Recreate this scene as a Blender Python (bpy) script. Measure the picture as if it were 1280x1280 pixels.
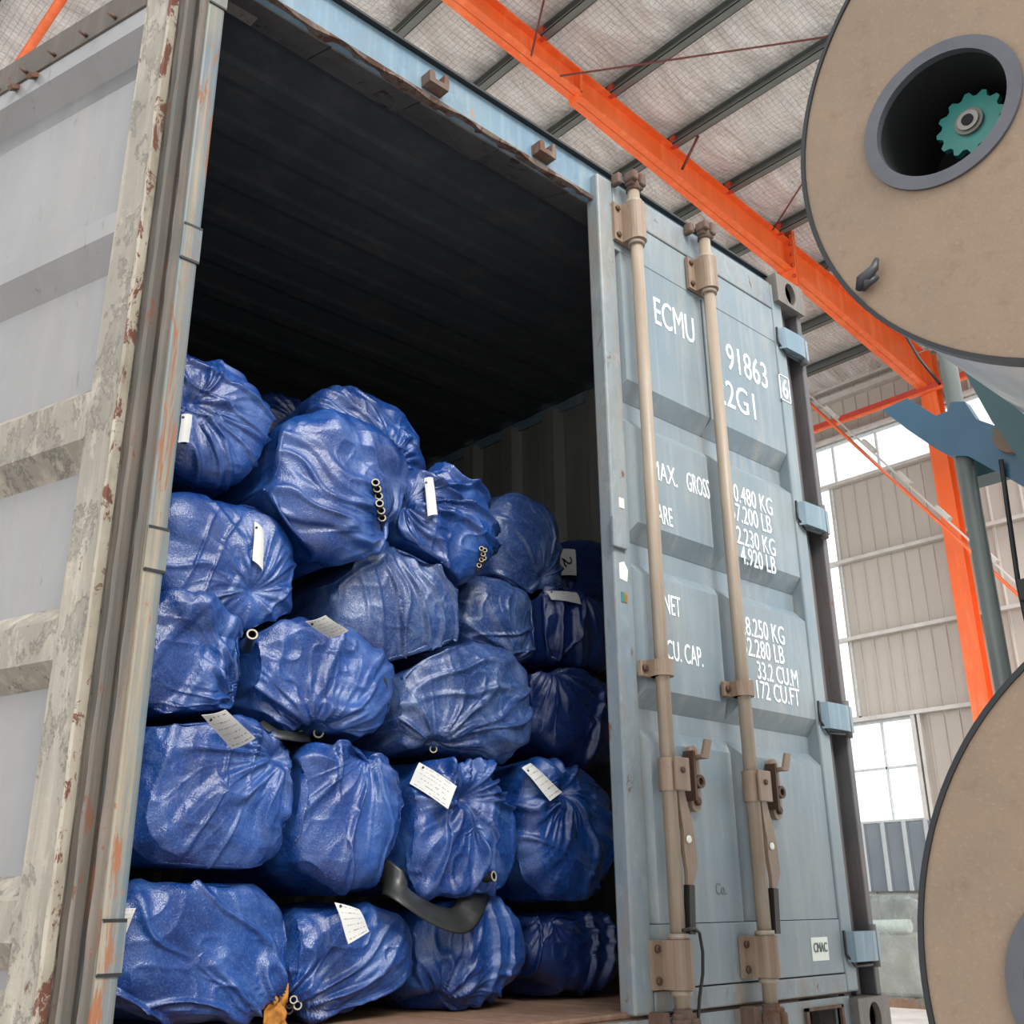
import bpy, bmesh, math, random
import numpy as np
from mathutils import Vector, Matrix
from mathutils.bvhtree import BVHTree

for o in list(bpy.data.objects): bpy.data.objects.remove(o)
SC = bpy.context.scene
COL = SC.collection
random.seed(7)

# ------------------------------------------------------------------ camera
CAM = np.array([-0.78394, -1.81277, 0.38292]); YAW, PIT, ROL, FPX = 0.753934, 0.356654, -0.0107666, 1320.52
def cam_axes():
    f = np.array([math.sin(YAW)*math.cos(PIT), math.cos(YAW)*math.cos(PIT), math.sin(PIT)])
    r = np.array([math.cos(YAW), -math.sin(YAW), 0.0]); u = np.cross(r, f)
    return math.cos(ROL)*r+math.sin(ROL)*u, -math.sin(ROL)*r+math.cos(ROL)*u, f
CR, CU, CF = cam_axes()
cam_data = bpy.data.cameras.new('camera'); cam = bpy.data.objects.new('camera', cam_data); COL.objects.link(cam)
cam.matrix_world = Matrix(((CR[0], CU[0], -CF[0], CAM[0]), (CR[1], CU[1], -CF[1], CAM[1]), (CR[2], CU[2], -CF[2], CAM[2]), (0, 0, 0, 1)))
cam_data.sensor_width = 36; cam_data.lens = FPX/1280*36; cam_data.clip_start = 0.02; cam_data.clip_end = 300
SC.camera = cam
def ray(u, v): return CF+CR*(u-640)/FPX-CU*(v-640)/FPX
def at_y(u, v, y): d = ray(u, v); return CAM+d*(y-CAM[1])/d[1]
def at_x(u, v, x): d = ray(u, v); return CAM+d*(x-CAM[0])/d[0]

# ------------------------------------------------------------------ world and exposure
W = bpy.data.worlds.new('world'); SC.world = W; W.use_nodes = True
wb = W.node_tree.nodes['Background']; wb.inputs[0].default_value = (0.96, 0.98, 1.0, 1); wb.inputs[1].default_value = 0.86
SC.view_settings.view_transform = 'Standard'; SC.view_settings.look = 'None'; SC.view_settings.gamma = 1
SC.view_settings.use_curve_mapping = False; SC.view_settings.exposure = 1.05
sun_d = bpy.data.lights.new('daylight', 'SUN'); sun_d.energy = 1.9; sun_d.angle = math.radians(26); sun_d.color = (1, .97, .92)
sun = bpy.data.objects.new('daylight', sun_d); COL.objects.link(sun)
sun.rotation_euler = Vector((0.20, 0.72, -0.66)).to_track_quat('-Z', 'Y').to_euler(); sun.location = (-4, -8, 8)

GZ = -1.15           # workshop floor; the container stands 1.15 m up on a trailer

# ------------------------------------------------------------------ materials
def srgb(r, g, b):
    f = lambda c: (c/255/12.92) if c/255 <= .04045 else ((c/255+.055)/1.055)**2.4
    return (f(r)*ALB, f(g)*ALB, f(b)*ALB, 1)
ALB = .70            # paint and cloth reflect a little less than their picture colour suggests
def bright(r, g, b): c = srgb(r, g, b); return (c[0]/ALB, c[1]/ALB, c[2]/ALB, 1)
class NT:
    def __init__(s, name):
        s.m = bpy.data.materials.new(name); s.m.use_nodes = True; s.t = s.m.node_tree
        s.b = s.t.nodes['Principled BSDF']; s.co = s.n('ShaderNodeTexCoord')
    def n(s, ty, **k):
        o = s.t.nodes.new(ty)
        for a, v in k.items(): setattr(o, a, v)
        return o
    def l(s, a, b): s.t.links.new(a, b)
    def noise(s, scale=5, detail=6, rough=.6, st=(1, 1, 1), dist=0, space='Object'):
        mp = s.n('ShaderNodeMapping'); mp.inputs['Scale'].default_value = st; s.l(s.co.outputs[space], mp.inputs[0])
        o = s.n('ShaderNodeTexNoise'); o.inputs['Scale'].default_value = scale; o.inputs['Detail'].default_value = detail
        o.inputs['Roughness'].default_value = rough; o.inputs['Distortion'].default_value = dist; s.l(mp.outputs[0], o.inputs['Vector'])
        return o.outputs[0]
    def ramp(s, fac, a, b, va=0, vb=1):
        o = s.n('ShaderNodeMapRange'); o.clamp = True
        for i, v in zip((1, 2, 3, 4), (a, b, va, vb)): o.inputs[i].default_value = v
        s.l(fac, o.inputs[0]); return o.outputs[0]
    def mix(s, fac, a, b):
        o = s.n('ShaderNodeMix', data_type='RGBA')
        if isinstance(fac, float): o.inputs[0].default_value = fac
        else: s.l(fac, o.inputs[0])
        for i, v in ((6, a), (7, b)):
            if isinstance(v, tuple): o.inputs[i].default_value = v
            else: s.l(v, o.inputs[i])
        return o.outputs[2]
    def math(s, op, a, b=0.0, c=0.0):
        o = s.n('ShaderNodeMath', operation=op)
        for i, v in enumerate((a, b, c)):
            if isinstance(v, (float, int)): o.inputs[i].default_value = v
            else: s.l(v, o.inputs[i])
        return o.outputs[0]
    def bump(s, h, strength=.3, dist=.01, prev=None):
        o = s.n('ShaderNodeBump'); o.inputs['Strength'].default_value = strength; o.inputs['Distance'].default_value = dist
        s.l(h, o.inputs['Height'])
        if prev is not None: s.l(prev, o.inputs['Normal'])
        return o.outputs[0]
    def out(s, col=None, rough=None, metal=0., norm=None, spec=None):
        for k, v in (('Base Color', col), ('Roughness', rough), ('Metallic', metal), ('Normal', norm), ('Specular IOR Level', spec)):
            if v is None: continue
            i = s.b.inputs[k]
            if isinstance(v, (float, int, tuple)): i.default_value = v
            else: s.l(v, i)
        return s.m
def plain(name, c, rough=.6, metal=0., var=.12, scale=14, bump=.15):
    t = NT(name); n = t.noise(scale, 5, .6)
    d = tuple(x*(1-var*1.6) for x in c[:3])+(1,); e = tuple(min(1, x*(1+var)) for x in c[:3])+(1,)
    return t.out(t.mix(t.ramp(n, .3, .7), d, e), rough, metal, t.bump(n, bump, .004))
def weathered(name, base, alt, stain, rust, rust_amt=.62, rough=.55, st=(1, 1, .18), sc=6, stain_amt=.55, chips=.66, chipcol=None, bump=.25, grime=.45, rst=(1, 1, .55), flake=0., scuff=.0):
    """painted steel: base tone drifting to alt, run-down stains, rust spots with their own shapes, small chips"""
    t = NT(name)
    a = t.noise(sc*.45, 5, .6); c = t.mix(t.ramp(a, .35, .65), base, alt)
    s = t.noise(sc*2.2, 6, .65, st); c = t.mix(t.ramp(s, stain_amt, stain_amt+.16), c, stain)
    g2 = t.noise(sc*.9, 8, .75, (1, 1, .35), 1.2); c = t.mix(t.ramp(g2, .42, .72, 0, grime), c, tuple(x*.55 for x in stain[:3])+(1,))
    sk = t.noise(sc*5, 5, .6, (1, 1, .04)); c = t.mix(t.ramp(sk, .5, .75, 0, grime), c, tuple(min(1, x*1.3) for x in stain[:3])+(1,))
    f = t.noise(sc*9, 4, .7); c = t.mix(t.ramp(f, .56, .75, 0, .35), c, alt)
    fl = None
    if flake:
        fl = t.noise(sc*2.2, 12, .72, (1, 1, .6), .25); c = t.mix(t.ramp(fl, .54, .575, 0, flake), c, tuple(x*.62 for x in base[:3])+(1,))
        fw = t.noise(sc*3.4, 10, .75, (1, 1, .5), .3); c = t.mix(t.ramp(fw, .56, .60, 0, flake), c, tuple(min(1, x*1.45) for x in base[:3])+(1,))
    if scuff:
        sf = t.noise(sc*6, 8, .7, (1.4, 1.4, .3), .5); c = t.mix(t.ramp(sf, .625, .66, 0, scuff), c, tuple(x*.4 for x in stain[:3])+(1,))
    r = t.noise(sc*1.5, 9, .72, rst, .6); rm = t.ramp(r, rust_amt, rust_amt+.03); c = t.mix(rm, c, rust)
    k = t.noise(sc*7, 6, .7, (1, 1, .6)); km = t.ramp(k, chips, chips+.02); c = t.mix(km, c, chipcol or rust)
    h = t.math('ADD', t.math('MULTIPLY', rm, -.6), t.math('MULTIPLY', f, .5))
    if fl is not None: h = t.math('ADD', h, t.math('MULTIPLY', t.ramp(fl, .54, .575), -.8))
    ro = t.ramp(rm, 0, 1, rough, .9)
    return t.out(c, ro, 0., t.bump(h, bump, .004))

M = {}
M['door_blue'] = weathered('door_blue_paint', srgb(150, 162, 166), srgb(130, 150, 162), srgb(168, 172, 170), srgb(150, 110, 90), .72, .42, stain_amt=.55, chips=.75, grime=.35, scuff=.3)
M['door_stile'] = weathered('door_stile_paint', srgb(152, 160, 160), srgb(134, 154, 168), srgb(158, 150, 140), srgb(130, 96, 78), .62, .45, stain_amt=.5, chips=.7, flake=.25, scuff=.35)
M['header_blue'] = weathered('header_blue_paint', srgb(108, 142, 166), srgb(126, 152, 166), srgb(150, 166, 172), srgb(186, 140, 96), .64, .45, st=(1, 1, .25), chips=.7, flake=.25)
M['post_blue'] = weathered('post_blue_rusty', srgb(86, 108, 122), srgb(118, 122, 116), srgb(150, 138, 118), srgb(150, 98, 68), .56, .55, st=(2.5, 2.5, .05), sc=8, stain_amt=.5, chips=.64, rst=(3, 3, .3), grime=.8)
M['post_dark'] = weathered('post_channel_worn', srgb(104, 106, 110), srgb(120, 112, 110), srgb(92, 84, 82), srgb(122, 86, 70), .6, .6, st=(1.5, 1.5, .05))
M['door_cream'] = weathered('door_inner_paint', srgb(148, 148, 148), srgb(138, 138, 140), srgb(142, 136, 126), srgb(118, 108, 100), .74, .42, sc=3.2, stain_amt=.6, chips=.74, grime=.28, scuff=.45)
M['door_frame_cream'] = weathered('door_frame_peeling', srgb(156, 148, 136), srgb(140, 134, 122), srgb(180, 172, 156), srgb(124, 84, 66), .65, .6, sc=6, stain_amt=.52, chips=.66, chipcol=srgb(120, 104, 88), bump=.7, grime=.6, flake=.5, scuff=.5)
M['lip'] = weathered('door_lip_chipped', srgb(196, 188, 172), srgb(170, 160, 142), srgb(150, 140, 124), srgb(112, 70, 54), .53, .6, st=(1, 1, .3), sc=9, chips=.62)
M['gasket'] = weathered('door_gasket_rubber', srgb(104, 94, 86), srgb(88, 90, 84), srgb(134, 120, 108), srgb(120, 80, 64), .6, .65, st=(1.5, 1.5, .05), sc=9)
M['gasket_dark'] = weathered('door_gasket_dark', srgb(74, 66, 60), srgb(92, 82, 74), srgb(104, 92, 82), srgb(104, 70, 54), .64, .7, st=(1.5, 1.5, .05), sc=9)
M['rust'] = weathered('rusty_steel', srgb(118, 92, 78), srgb(98, 84, 76), srgb(140, 118, 104), srgb(112, 78, 60), .52, .8, sc=10)
M['lip_rust'] = weathered('header_lip_rust', srgb(96, 80, 72), srgb(120, 100, 90), srgb(140, 124, 112), srgb(92, 62, 48), .5, .8, st=(.3, 1, 1), sc=12)
M['casting'] = weathered('casting_worn', srgb(110, 112, 110), srgb(128, 120, 112), srgb(148, 132, 120), srgb(120, 88, 70), .58, .6, sc=14)
M['rod'] = weathered('rod_beige_paint', srgb(178, 162, 144), srgb(166, 148, 128), srgb(194, 180, 164), srgb(122, 86, 62), .71, .45, st=(1, 1, .1), sc=9, chips=.74)
M['hardware'] = weathered('hardware_brown', srgb(160, 138, 118), srgb(142, 118, 98), srgb(176, 154, 134), srgb(104, 70, 52), .66, .5, sc=12)
M['bolt'] = plain('bolt_brown', srgb(96, 70, 56), .6, .3)
M['handle_dark'] = plain('handle_grip_black', srgb(52, 48, 44), .5, .2)
M['hinge'] = weathered('hinge_blue_paint', srgb(116, 146, 164), srgb(130, 156, 170), srgb(160, 176, 184), srgb(120, 96, 84), .72, .42, sc=10)
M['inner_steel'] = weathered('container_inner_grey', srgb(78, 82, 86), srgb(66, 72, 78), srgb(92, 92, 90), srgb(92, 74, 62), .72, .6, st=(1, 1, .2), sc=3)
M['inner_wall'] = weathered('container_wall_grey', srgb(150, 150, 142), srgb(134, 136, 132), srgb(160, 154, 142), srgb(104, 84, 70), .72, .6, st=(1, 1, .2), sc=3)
M['inner_strip'] = weathered('inner_header_grey', srgb(112, 110, 108), srgb(96, 94, 92), srgb(74, 66, 62), srgb(60, 50, 46), .6, .6, sc=8)
M['wood_floor'] = weathered('plywood_floor', srgb(150, 116, 92), srgb(128, 98, 78), srgb(170, 140, 116), srgb(168, 110, 66), .66, .75, st=(1, .12, 1), sc=6)
M['letter'] = plain('letter_white', bright(232, 236, 238), .6, 0, .05)
M['scribble'] = plain('scribble_grey', srgb(128, 134, 136), .7)
M['sticker'] = plain('sticker_white', bright(220, 226, 216), .6, 0, .06)
M['ink'] = plain('ink_black', srgb(40, 40, 44), .7)
M['orange'] = weathered('orange_paint', bright(236, 104, 46), bright(228, 94, 38), bright(240, 124, 72), bright(180, 66, 34), .76, .42, sc=1.5, chips=.8)
M['red'] = plain('red_oxide_paint', bright(186, 62, 44), .5)
M['purlin'] = plain('purlin_grey_green', bright(104, 108, 104), .5, .2, .1, 3)
M['wire'] = plain('tie_rod_red', srgb(120, 56, 48), .5)
M['galv'] = plain('galvanised_trim', bright(196, 192, 186), .45, .3, .08, 5)
M['dado'] = plain('dado_sheet_bluegrey', srgb(128, 138, 146), .4, .2, .08, 2)
M['dado_rib'] = plain('dado_rib_pale', srgb(200, 206, 208), .4, .1, .06, 3)
M['frame_white'] = plain('window_frame_grey', bright(196, 200, 200), .4)
M['concrete'] = plain('floor_concrete', bright(190, 186, 182), .55, 0, .18, 1.4)
M['edge_black'] = plain('reel_rim_black', srgb(26, 28, 32), .45, .1)
M['hub_grey'] = plain('hub_grey_plastic', srgb(84, 86, 94), .45)
M['hole_dark'] = plain('bore_black', srgb(10, 14, 18), .8)
M['teal'] = plain('sprocket_teal', srgb(48, 140, 130), .4)
M['steel'] = plain('bright_steel', srgb(150, 146, 140), .35, .7)
M['machine_blue'] = plain('machine_blue_paint', srgb(72, 118, 146), .4, 0, .1, 5)
M['machine_grey'] = plain('machine_grey_green', srgb(128, 136, 132), .4, .1, .1, 4)
M['machine_teal'] = plain('machine_teal_paint', srgb(70, 112, 116), .45, 0, .1, 4)
M['cabinet'] = plain('machine_olive_grey', srgb(126, 124, 116), .5, 0, .1, 3)
M['black'] = plain('black_rubber', srgb(30, 30, 32), .45)
M['pipe'] = plain('black_poly_pipe', srgb(34, 36, 36), .35)
M['pipe_rim'] = plain('pipe_cut_edge', srgb(196, 186, 160), .6)
M['clear_tube'] = plain('pale_tube_plastic', srgb(170, 180, 178), .25, 0, .2, 30)
M['rag'] = plain('orange_rag_cloth', srgb(196, 130, 48), .85, 0, .35, 40)
M['chassis'] = plain('chassis_red_brown', srgb(96, 52, 44), .6)
M['strap'] = plain('black_flat_hose', srgb(44, 46, 44), .38, 0, .15, 30)
M['dents'] = plain('black_tape', srgb(60, 62, 68), .5)

def mat_fibre():
    t = NT('fibreboard_tan'); a = t.noise(4, 8, .7); b = t.noise(26, 6, .75); c = t.noise(160, 3, .7)
    col = t.mix(t.ramp(a, .35, .65), srgb(150, 128, 106), srgb(138, 120, 102))
    col = t.mix(t.ramp(b, .55, .7, 0, .55), col, srgb(126, 102, 82)); col = t.mix(t.ramp(c, .55, .75, 0, .35), col, srgb(176, 156, 134))
    s = t.noise(7, 7, .7, (1, 1, .5), .4); col = t.mix(t.ramp(s, .66, .72, 0, .7), col, srgb(138, 112, 92))
    return t.out(col, .75, 0., t.bump(c, .2, .002))
M['fibre'] = mat_fibre()
def mat_drum():
    t = NT('drum_silver_sheet'); a = t.noise(3, 5, .6, (.2, 1, 1))
    return t.out(t.mix(t.ramp(a, .35, .65), bright(168, 172, 174), bright(214, 216, 214)), .25, .35, t.bump(a, .25, .02))
M['drum'] = mat_drum()
def mat_foil():
    t = NT('foil_insulation')
    a = t.noise(1.2, 7, .65, (1, 3.0, 1), .8); b = t.noise(7, 6, .7, (1, 3, 1), .4)
    col = t.mix(t.ramp(a, .34, .68), bright(234, 228, 222), bright(254, 253, 250)); col = t.mix(t.ramp(b, .55, .75, 0, .4), col, bright(176, 156, 150))
    sx = t.n('ShaderNodeSeparateXYZ'); t.l(t.co.outputs['Object'], sx.inputs[0])
    gx = t.math('LESS_THAN', t.math('FRACT', t.math('MULTIPLY', sx.outputs[0], 13.0)), .13)
    gy = t.math('LESS_THAN', t.math('FRACT', t.math('MULTIPLY', sx.outputs[1], 13.0)), .13)
    g = t.math('MAXIMUM', gx, gy); col = t.mix(t.math('MULTIPLY', g, .38), col, bright(130, 122, 118))
    nb = t.bump(b, .8, .07); nb = t.bump(a, 1.0, .2, nb)
    return t.out(col, .4, .2, nb)
M['foil'] = mat_foil()
def mat_clad():
    t = NT('wall_cladding'); a = t.noise(.8, 4, .6, (1, 1, .2)); b = t.noise(12, 4, .6)
    col = t.mix(t.ramp(a, .3, .7), bright(176, 168, 158), bright(190, 182, 172)); col = t.mix(t.ramp(b, .6, .8, 0, .3), col, srgb(150, 144, 136))
    return t.out(col, .5, .1)
M['clad'] = mat_clad()
def mat_glass():
    t = NT('window_glass'); g = t.n('ShaderNodeBsdfGlossy'); g.inputs['Roughness'].default_value = .05
    tr = t.n('ShaderNodeBsdfTransparent'); tr.inputs[0].default_value = (.94, .97, .97, 1)
    mx = t.n('ShaderNodeMixShader'); mx.inputs[0].default_value = .06
    t.l(tr.outputs[0], mx.inputs[1]); t.l(g.outputs[0], mx.inputs[2]); t.l(mx.outputs[0], t.t.nodes['Material Output'].inputs[0])
    return t.m
M['glass'] = mat_glass()
def mat_film():
    t = NT('stretch_film'); a = t.noise(3, 6, .7)
    tr = t.n('ShaderNodeBsdfTransparent'); tr.inputs[0].default_value = (.86, .9, .9, 1)
    mx = t.n('ShaderNodeMixShader'); t.l(t.ramp(a, .4, .75, .18, .75), mx.inputs[0])
    t.out(srgb(178, 186, 184), .2, 0., t.bump(a, .6, .05))
    t.l(tr.outputs[0], mx.inputs[1]); t.l(t.b.outputs[0], mx.inputs[2]); t.l(mx.outputs[0], t.t.nodes['Material Output'].inputs[0])
    return t.m
M['film'] = mat_film()
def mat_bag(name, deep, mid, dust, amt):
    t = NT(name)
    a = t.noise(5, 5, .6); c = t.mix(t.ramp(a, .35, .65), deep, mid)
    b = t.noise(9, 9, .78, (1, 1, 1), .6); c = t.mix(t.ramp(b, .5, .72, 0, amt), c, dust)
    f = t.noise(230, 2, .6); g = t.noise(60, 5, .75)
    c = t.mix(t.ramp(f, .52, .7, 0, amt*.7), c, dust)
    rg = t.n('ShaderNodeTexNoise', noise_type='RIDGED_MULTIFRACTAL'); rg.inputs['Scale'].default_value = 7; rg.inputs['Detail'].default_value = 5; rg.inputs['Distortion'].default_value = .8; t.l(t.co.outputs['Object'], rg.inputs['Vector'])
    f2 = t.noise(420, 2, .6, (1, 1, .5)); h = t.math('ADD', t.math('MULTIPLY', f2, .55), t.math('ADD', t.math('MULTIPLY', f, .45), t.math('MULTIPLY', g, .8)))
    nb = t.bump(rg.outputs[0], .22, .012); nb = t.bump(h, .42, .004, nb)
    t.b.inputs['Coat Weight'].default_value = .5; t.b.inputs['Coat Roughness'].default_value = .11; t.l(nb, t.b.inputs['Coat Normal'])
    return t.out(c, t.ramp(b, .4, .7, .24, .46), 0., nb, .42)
M['bag'] = mat_bag('blue_woven_plastic', bright(8, 38, 96), bright(17, 62, 128), bright(110, 144, 194), .26)
M['bag_dusty'] = mat_bag('blue_woven_plastic_dusty', bright(24, 46, 94), bright(38, 66, 116), bright(128, 144, 172), .44)
M['bag_shaded'] = mat_bag('blue_woven_plastic_shaded', bright(10, 28, 74), bright(18, 42, 94), bright(80, 100, 144), .2)  # shaded copy of the bag: shade of door and stack painted into it
def mat_tag():
    t = NT('paper_tag'); sx = t.n('ShaderNodeSeparateXYZ'); t.l(t.co.outputs['UV'], sx.inputs[0])
    row = t.math('LESS_THAN', t.math('ABSOLUTE', t.math('SUBTRACT', t.math('FRACT', t.math('MULTIPLY', sx.outputs[1], 6.0)), .5)), .09)
    mp = t.n('ShaderNodeMapping'); mp.inputs['Scale'].default_value = (14, 3, 1); t.l(t.co.outputs['UV'], mp.inputs[0])
    nz = t.n('ShaderNodeTexNoise'); nz.inputs['Scale'].default_value = 1.6; t.l(mp.outputs[0], nz.inputs['Vector'])
    ink = t.math('MULTIPLY', row, t.math('GREATER_THAN', nz.outputs[0], .5))
    inx = t.math('MULTIPLY', t.math('GREATER_THAN', sx.outputs[0], .1), t.math('LESS_THAN', sx.outputs[0], .9))
    return t.out(t.mix(t.math('MULTIPLY', t.math('MULTIPLY', ink, inx), .8), bright(184, 184, 180), srgb(96, 96, 108)), .55)
M['tag'] = mat_tag()
M['tag_plain'] = plain('paper_tag_plain', bright(186, 186, 182), .55, 0, .04)

# ------------------------------------------------------------------ mesh helpers
class MB:
    def __init__(s): s.v = []; s.f = []; s.sm = []
    def add(s, vs, fs, smooth=False):
        b = len(s.v); s.v += [tuple(map(float, p)) for p in vs]; s.f += [tuple(i+b for i in f) for f in fs]; s.sm += [smooth]*len(fs); return s
    def box(s, x0, x1, y0, y1, z0, z1, bev=0):
        if bev > 0:
            bm = bmesh.new(); bmesh.ops.create_cube(bm, size=1)
            for v in bm.verts: v.co = ((x0+x1)/2+v.co.x*(x1-x0), (y0+y1)/2+v.co.y*(y1-y0), (z0+z1)/2+v.co.z*(z1-z0))
            bmesh.ops.bevel(bm, geom=list(bm.edges), offset=bev, segments=2, affect='EDGES', profile=.5)
            bm.verts.index_update(); s.add([v.co for v in bm.verts], [[v.index for v in f.verts] for f in bm.faces]); bm.free(); return s
        p = [(x, y, z) for z in (z0, z1) for y in (y0, y1) for x in (x0, x1)]
        return s.add(p, [(0, 2, 3, 1), (4, 5, 7, 6), (0, 1, 5, 4), (2, 6, 7, 3), (0, 4, 6, 2), (1, 3, 7, 5)])
    def hexa(s, p):   # 8 points: bottom 4 (ccw from above), top 4
        return s.add(p, [(0, 3, 2, 1), (4, 5, 6, 7), (0, 1, 5, 4), (1, 2, 6, 5), (2, 3, 7, 6), (3, 0, 4, 7)])
    def bar(s, a, b, w, h, up=(0, 0, 1)):
        a = Vector(a); b = Vector(b); d = (b-a).normalized(); x = d.cross(Vector(up)).normalized(); y = x.cross(d)
        q = [(-w/2, -h/2), (w/2, -h/2), (w/2, h/2), (-w/2, h/2)]
        return s.hexa([a+x*i+y*j for i, j in q]+[b+x*i+y*j for i, j in q])
    def tube(s, pts, r, n=12, caps=True):
        pts = [Vector(p) for p in pts]; vs = []; fs = []; N = len(pts); rr = r if isinstance(r, (list, tuple)) else [r]*N
        ref = None
        for i, p in enumerate(pts):
            d = (pts[min(i+1, N-1)]-pts[max(i-1, 0)]).normalized()
            if ref is None: ref = d.orthogonal().normalized()
            ref = (ref-d*ref.dot(d)).normalized(); c = d.cross(ref)
            vs += [p+(ref*math.cos(t)+c*math.sin(t))*rr[i] for t in [2*math.pi*k/n for k in range(n)]]
        for i in range(N-1):
            for k in range(n): fs.append((i*n+k, i*n+(k+1) % n, (i+1)*n+(k+1) % n, (i+1)*n+k))
        s.add(vs, fs, True)
        if caps: b = len(s.v)-len(vs); s.f += [tuple(b+k for k in range(n))[::-1], tuple(b+(N-1)*n+k for k in range(n))]; s.sm += [False]*2
        return s
    def ring(s, o, ax, r0, r1, L, n=40):   # hollow cylinder
        o = Vector(o); ax = Vector(ax).normalized(); e = ax.orthogonal().normalized(); g = ax.cross(e); vs = []; fs = []
        for k in range(n):
            t = 2*math.pi*k/n; q = e*math.cos(t)+g*math.sin(t)
            vs += [o+q*r0, o+q*r1, o+q*r1+ax*L, o+q*r0+ax*L]
        for k in range(n):
            a = 4*k; b = 4*((k+1) % n)
            for j in range(4): fs.append((a+j, a+(j+1) % 4, b+(j+1) % 4, b+j))
        return s.add(vs, fs)
    def prism(s, poly, o, ex, ey, ez, d):   # 2D outline extruded d along ez
        o, ex, ey, ez = map(Vector, (o, ex, ey, ez)); n = len(poly)
        vs = [o+ex*p[0]+ey*p[1] for p in poly]+[o+ex*p[0]+ey*p[1]+ez*d for p in poly]
        fs = [tuple(range(n))[::-1], tuple(range(n, 2*n))]+[(i, (i+1) % n, n+(i+1) % n, n+i) for i in range(n)]
        return s.add(vs, fs)
    def bolt(s, c, ax, r, h, n=10): c = Vector(c); ax = Vector(ax).normalized(); return s.tube([c, c+ax*h*.7, c+ax*h], [r, r, r*.6], n)
    def build(s, name, mat, parent=None, origin=None, fix=True):
        me = bpy.data.meshes.new(name); v = s.v
        if origin is not None: v = [(p[0]-origin[0], p[1]-origin[1], p[2]-origin[2]) for p in v]
        me.from_pydata(v, [], s.f); me.polygons.foreach_set('use_smooth', s.sm); me.update()
        if fix:
            bm = bmesh.new(); bm.from_mesh(me); bmesh.ops.recalc_face_normals(bm, faces=bm.faces); bm.to_mesh(me); bm.free()
        me.materials.append(M[mat] if isinstance(mat, str) else mat)
        return link(name, me, parent, origin)
def link(name, me, parent=None, origin=None):
    o = bpy.data.objects.new(name, me); COL.objects.link(o)
    if origin is not None: o.location = origin
    if parent is not None:
        o.parent = parent
        pw = Vector((0, 0, 0)); p = parent
        while p is not None: pw += Vector(p.location); p = p.parent
        o.location = Vector(o.location)-pw
    return o
def tag(o, label, cat, group=None, kind=None):
    o['label'] = label
    if cat: o['category'] = cat
    if group: o['group'] = group
    if kind: o['kind'] = kind
    return o
def thing(name, label, cat, loc, group=None):
    o = bpy.data.objects.new(name, None); COL.objects.link(o); o.location = loc; o.empty_display_size = .1
    return tag(o, label, cat, group)
def struct(o, label=None):
    o['kind'] = 'structure'
    if label: o['label'] = label
    return o
def text_mesh(body, x0, x1, z0, h, y, name, mat, parent, bold=.0):
    cu = bpy.data.curves.new('lettering', 'FONT'); cu.body = body; cu.size = 1; cu.extrude = .004; cu.offset = bold; cu.resolution_u = 3
    to = bpy.data.objects.new('lettering', cu); COL.objects.link(to); bpy.context.view_layer.update()
    me = bpy.data.meshes.new_from_object(to.evaluated_get(bpy.context.evaluated_depsgraph_get()))
    bpy.data.objects.remove(to); bpy.data.curves.remove(cu)
    co = np.empty(len(me.vertices)*3, np.float32); me.vertices.foreach_get('co', co); co = co.reshape(-1, 3)
    mn, mx = co.min(0), co.max(0); cap = .7
    out = np.empty_like(co); out[:, 0] = x0+(co[:, 0]-mn[0])/(mx[0]-mn[0])*(x1-x0); out[:, 2] = z0+(co[:, 1])/cap*h; out[:, 1] = y-co[:, 2]*.3
    me.vertices.foreach_set('co', out.ravel()); me.update(); me.materials.clear(); me.materials.append(M[mat]); me.name = name
    return link(name, me, parent)

# ================================================================== SETTING
floor = MB().box(-30, 40, -30, 40, GZ-.2, GZ).build('floor', 'concrete'); struct(floor, 'grey concrete workshop floor')

# --- roof: foil sheet over purlins, sloping down to the right wall
XW = 17.3
def roof_z(x): return 11.0-.085*(x-6)          # underside of purlins = top of rafter
def vnoise(x, y, z, seed=0):
    x = np.asarray(x, float); y = np.asarray(y, float)+0*x; z = np.asarray(z, float)+0*x
    xi = np.floor(x).astype(np.int64); yi = np.floor(y).astype(np.int64); zi = np.floor(z).astype(np.int64)
    fx, fy, fz = x-xi, y-yi, z-zi; fx = fx*fx*fx*(fx*(fx*6-15)+10); fy = fy*fy*fy*(fy*(fy*6-15)+10); fz = fz*fz*fz*(fz*(fz*6-15)+10)
    def h(a, b, c):
        n = (a*374761393+b*668265263+c*2147483647+seed*1274126177) & 0xffffffff
        n = ((n ^ (n >> 13))*1274126177) & 0xffffffff; n = ((n ^ (n >> 15))*2246822519) & 0xffffffff
        return ((n ^ (n >> 16)) & 0xffff)/65535.0
    L = lambda a, b, t: a+(b-a)*t
    return L(L(L(h(xi, yi, zi), h(xi+1, yi, zi), fx), L(h(xi, yi+1, zi), h(xi+1, yi+1, zi), fx), fy),
             L(L(h(xi, yi, zi+1), h(xi+1, yi, zi+1), fx), L(h(xi, yi+1, zi+1), h(xi+1, yi+1, zi+1), fx), fy), fz)
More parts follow.
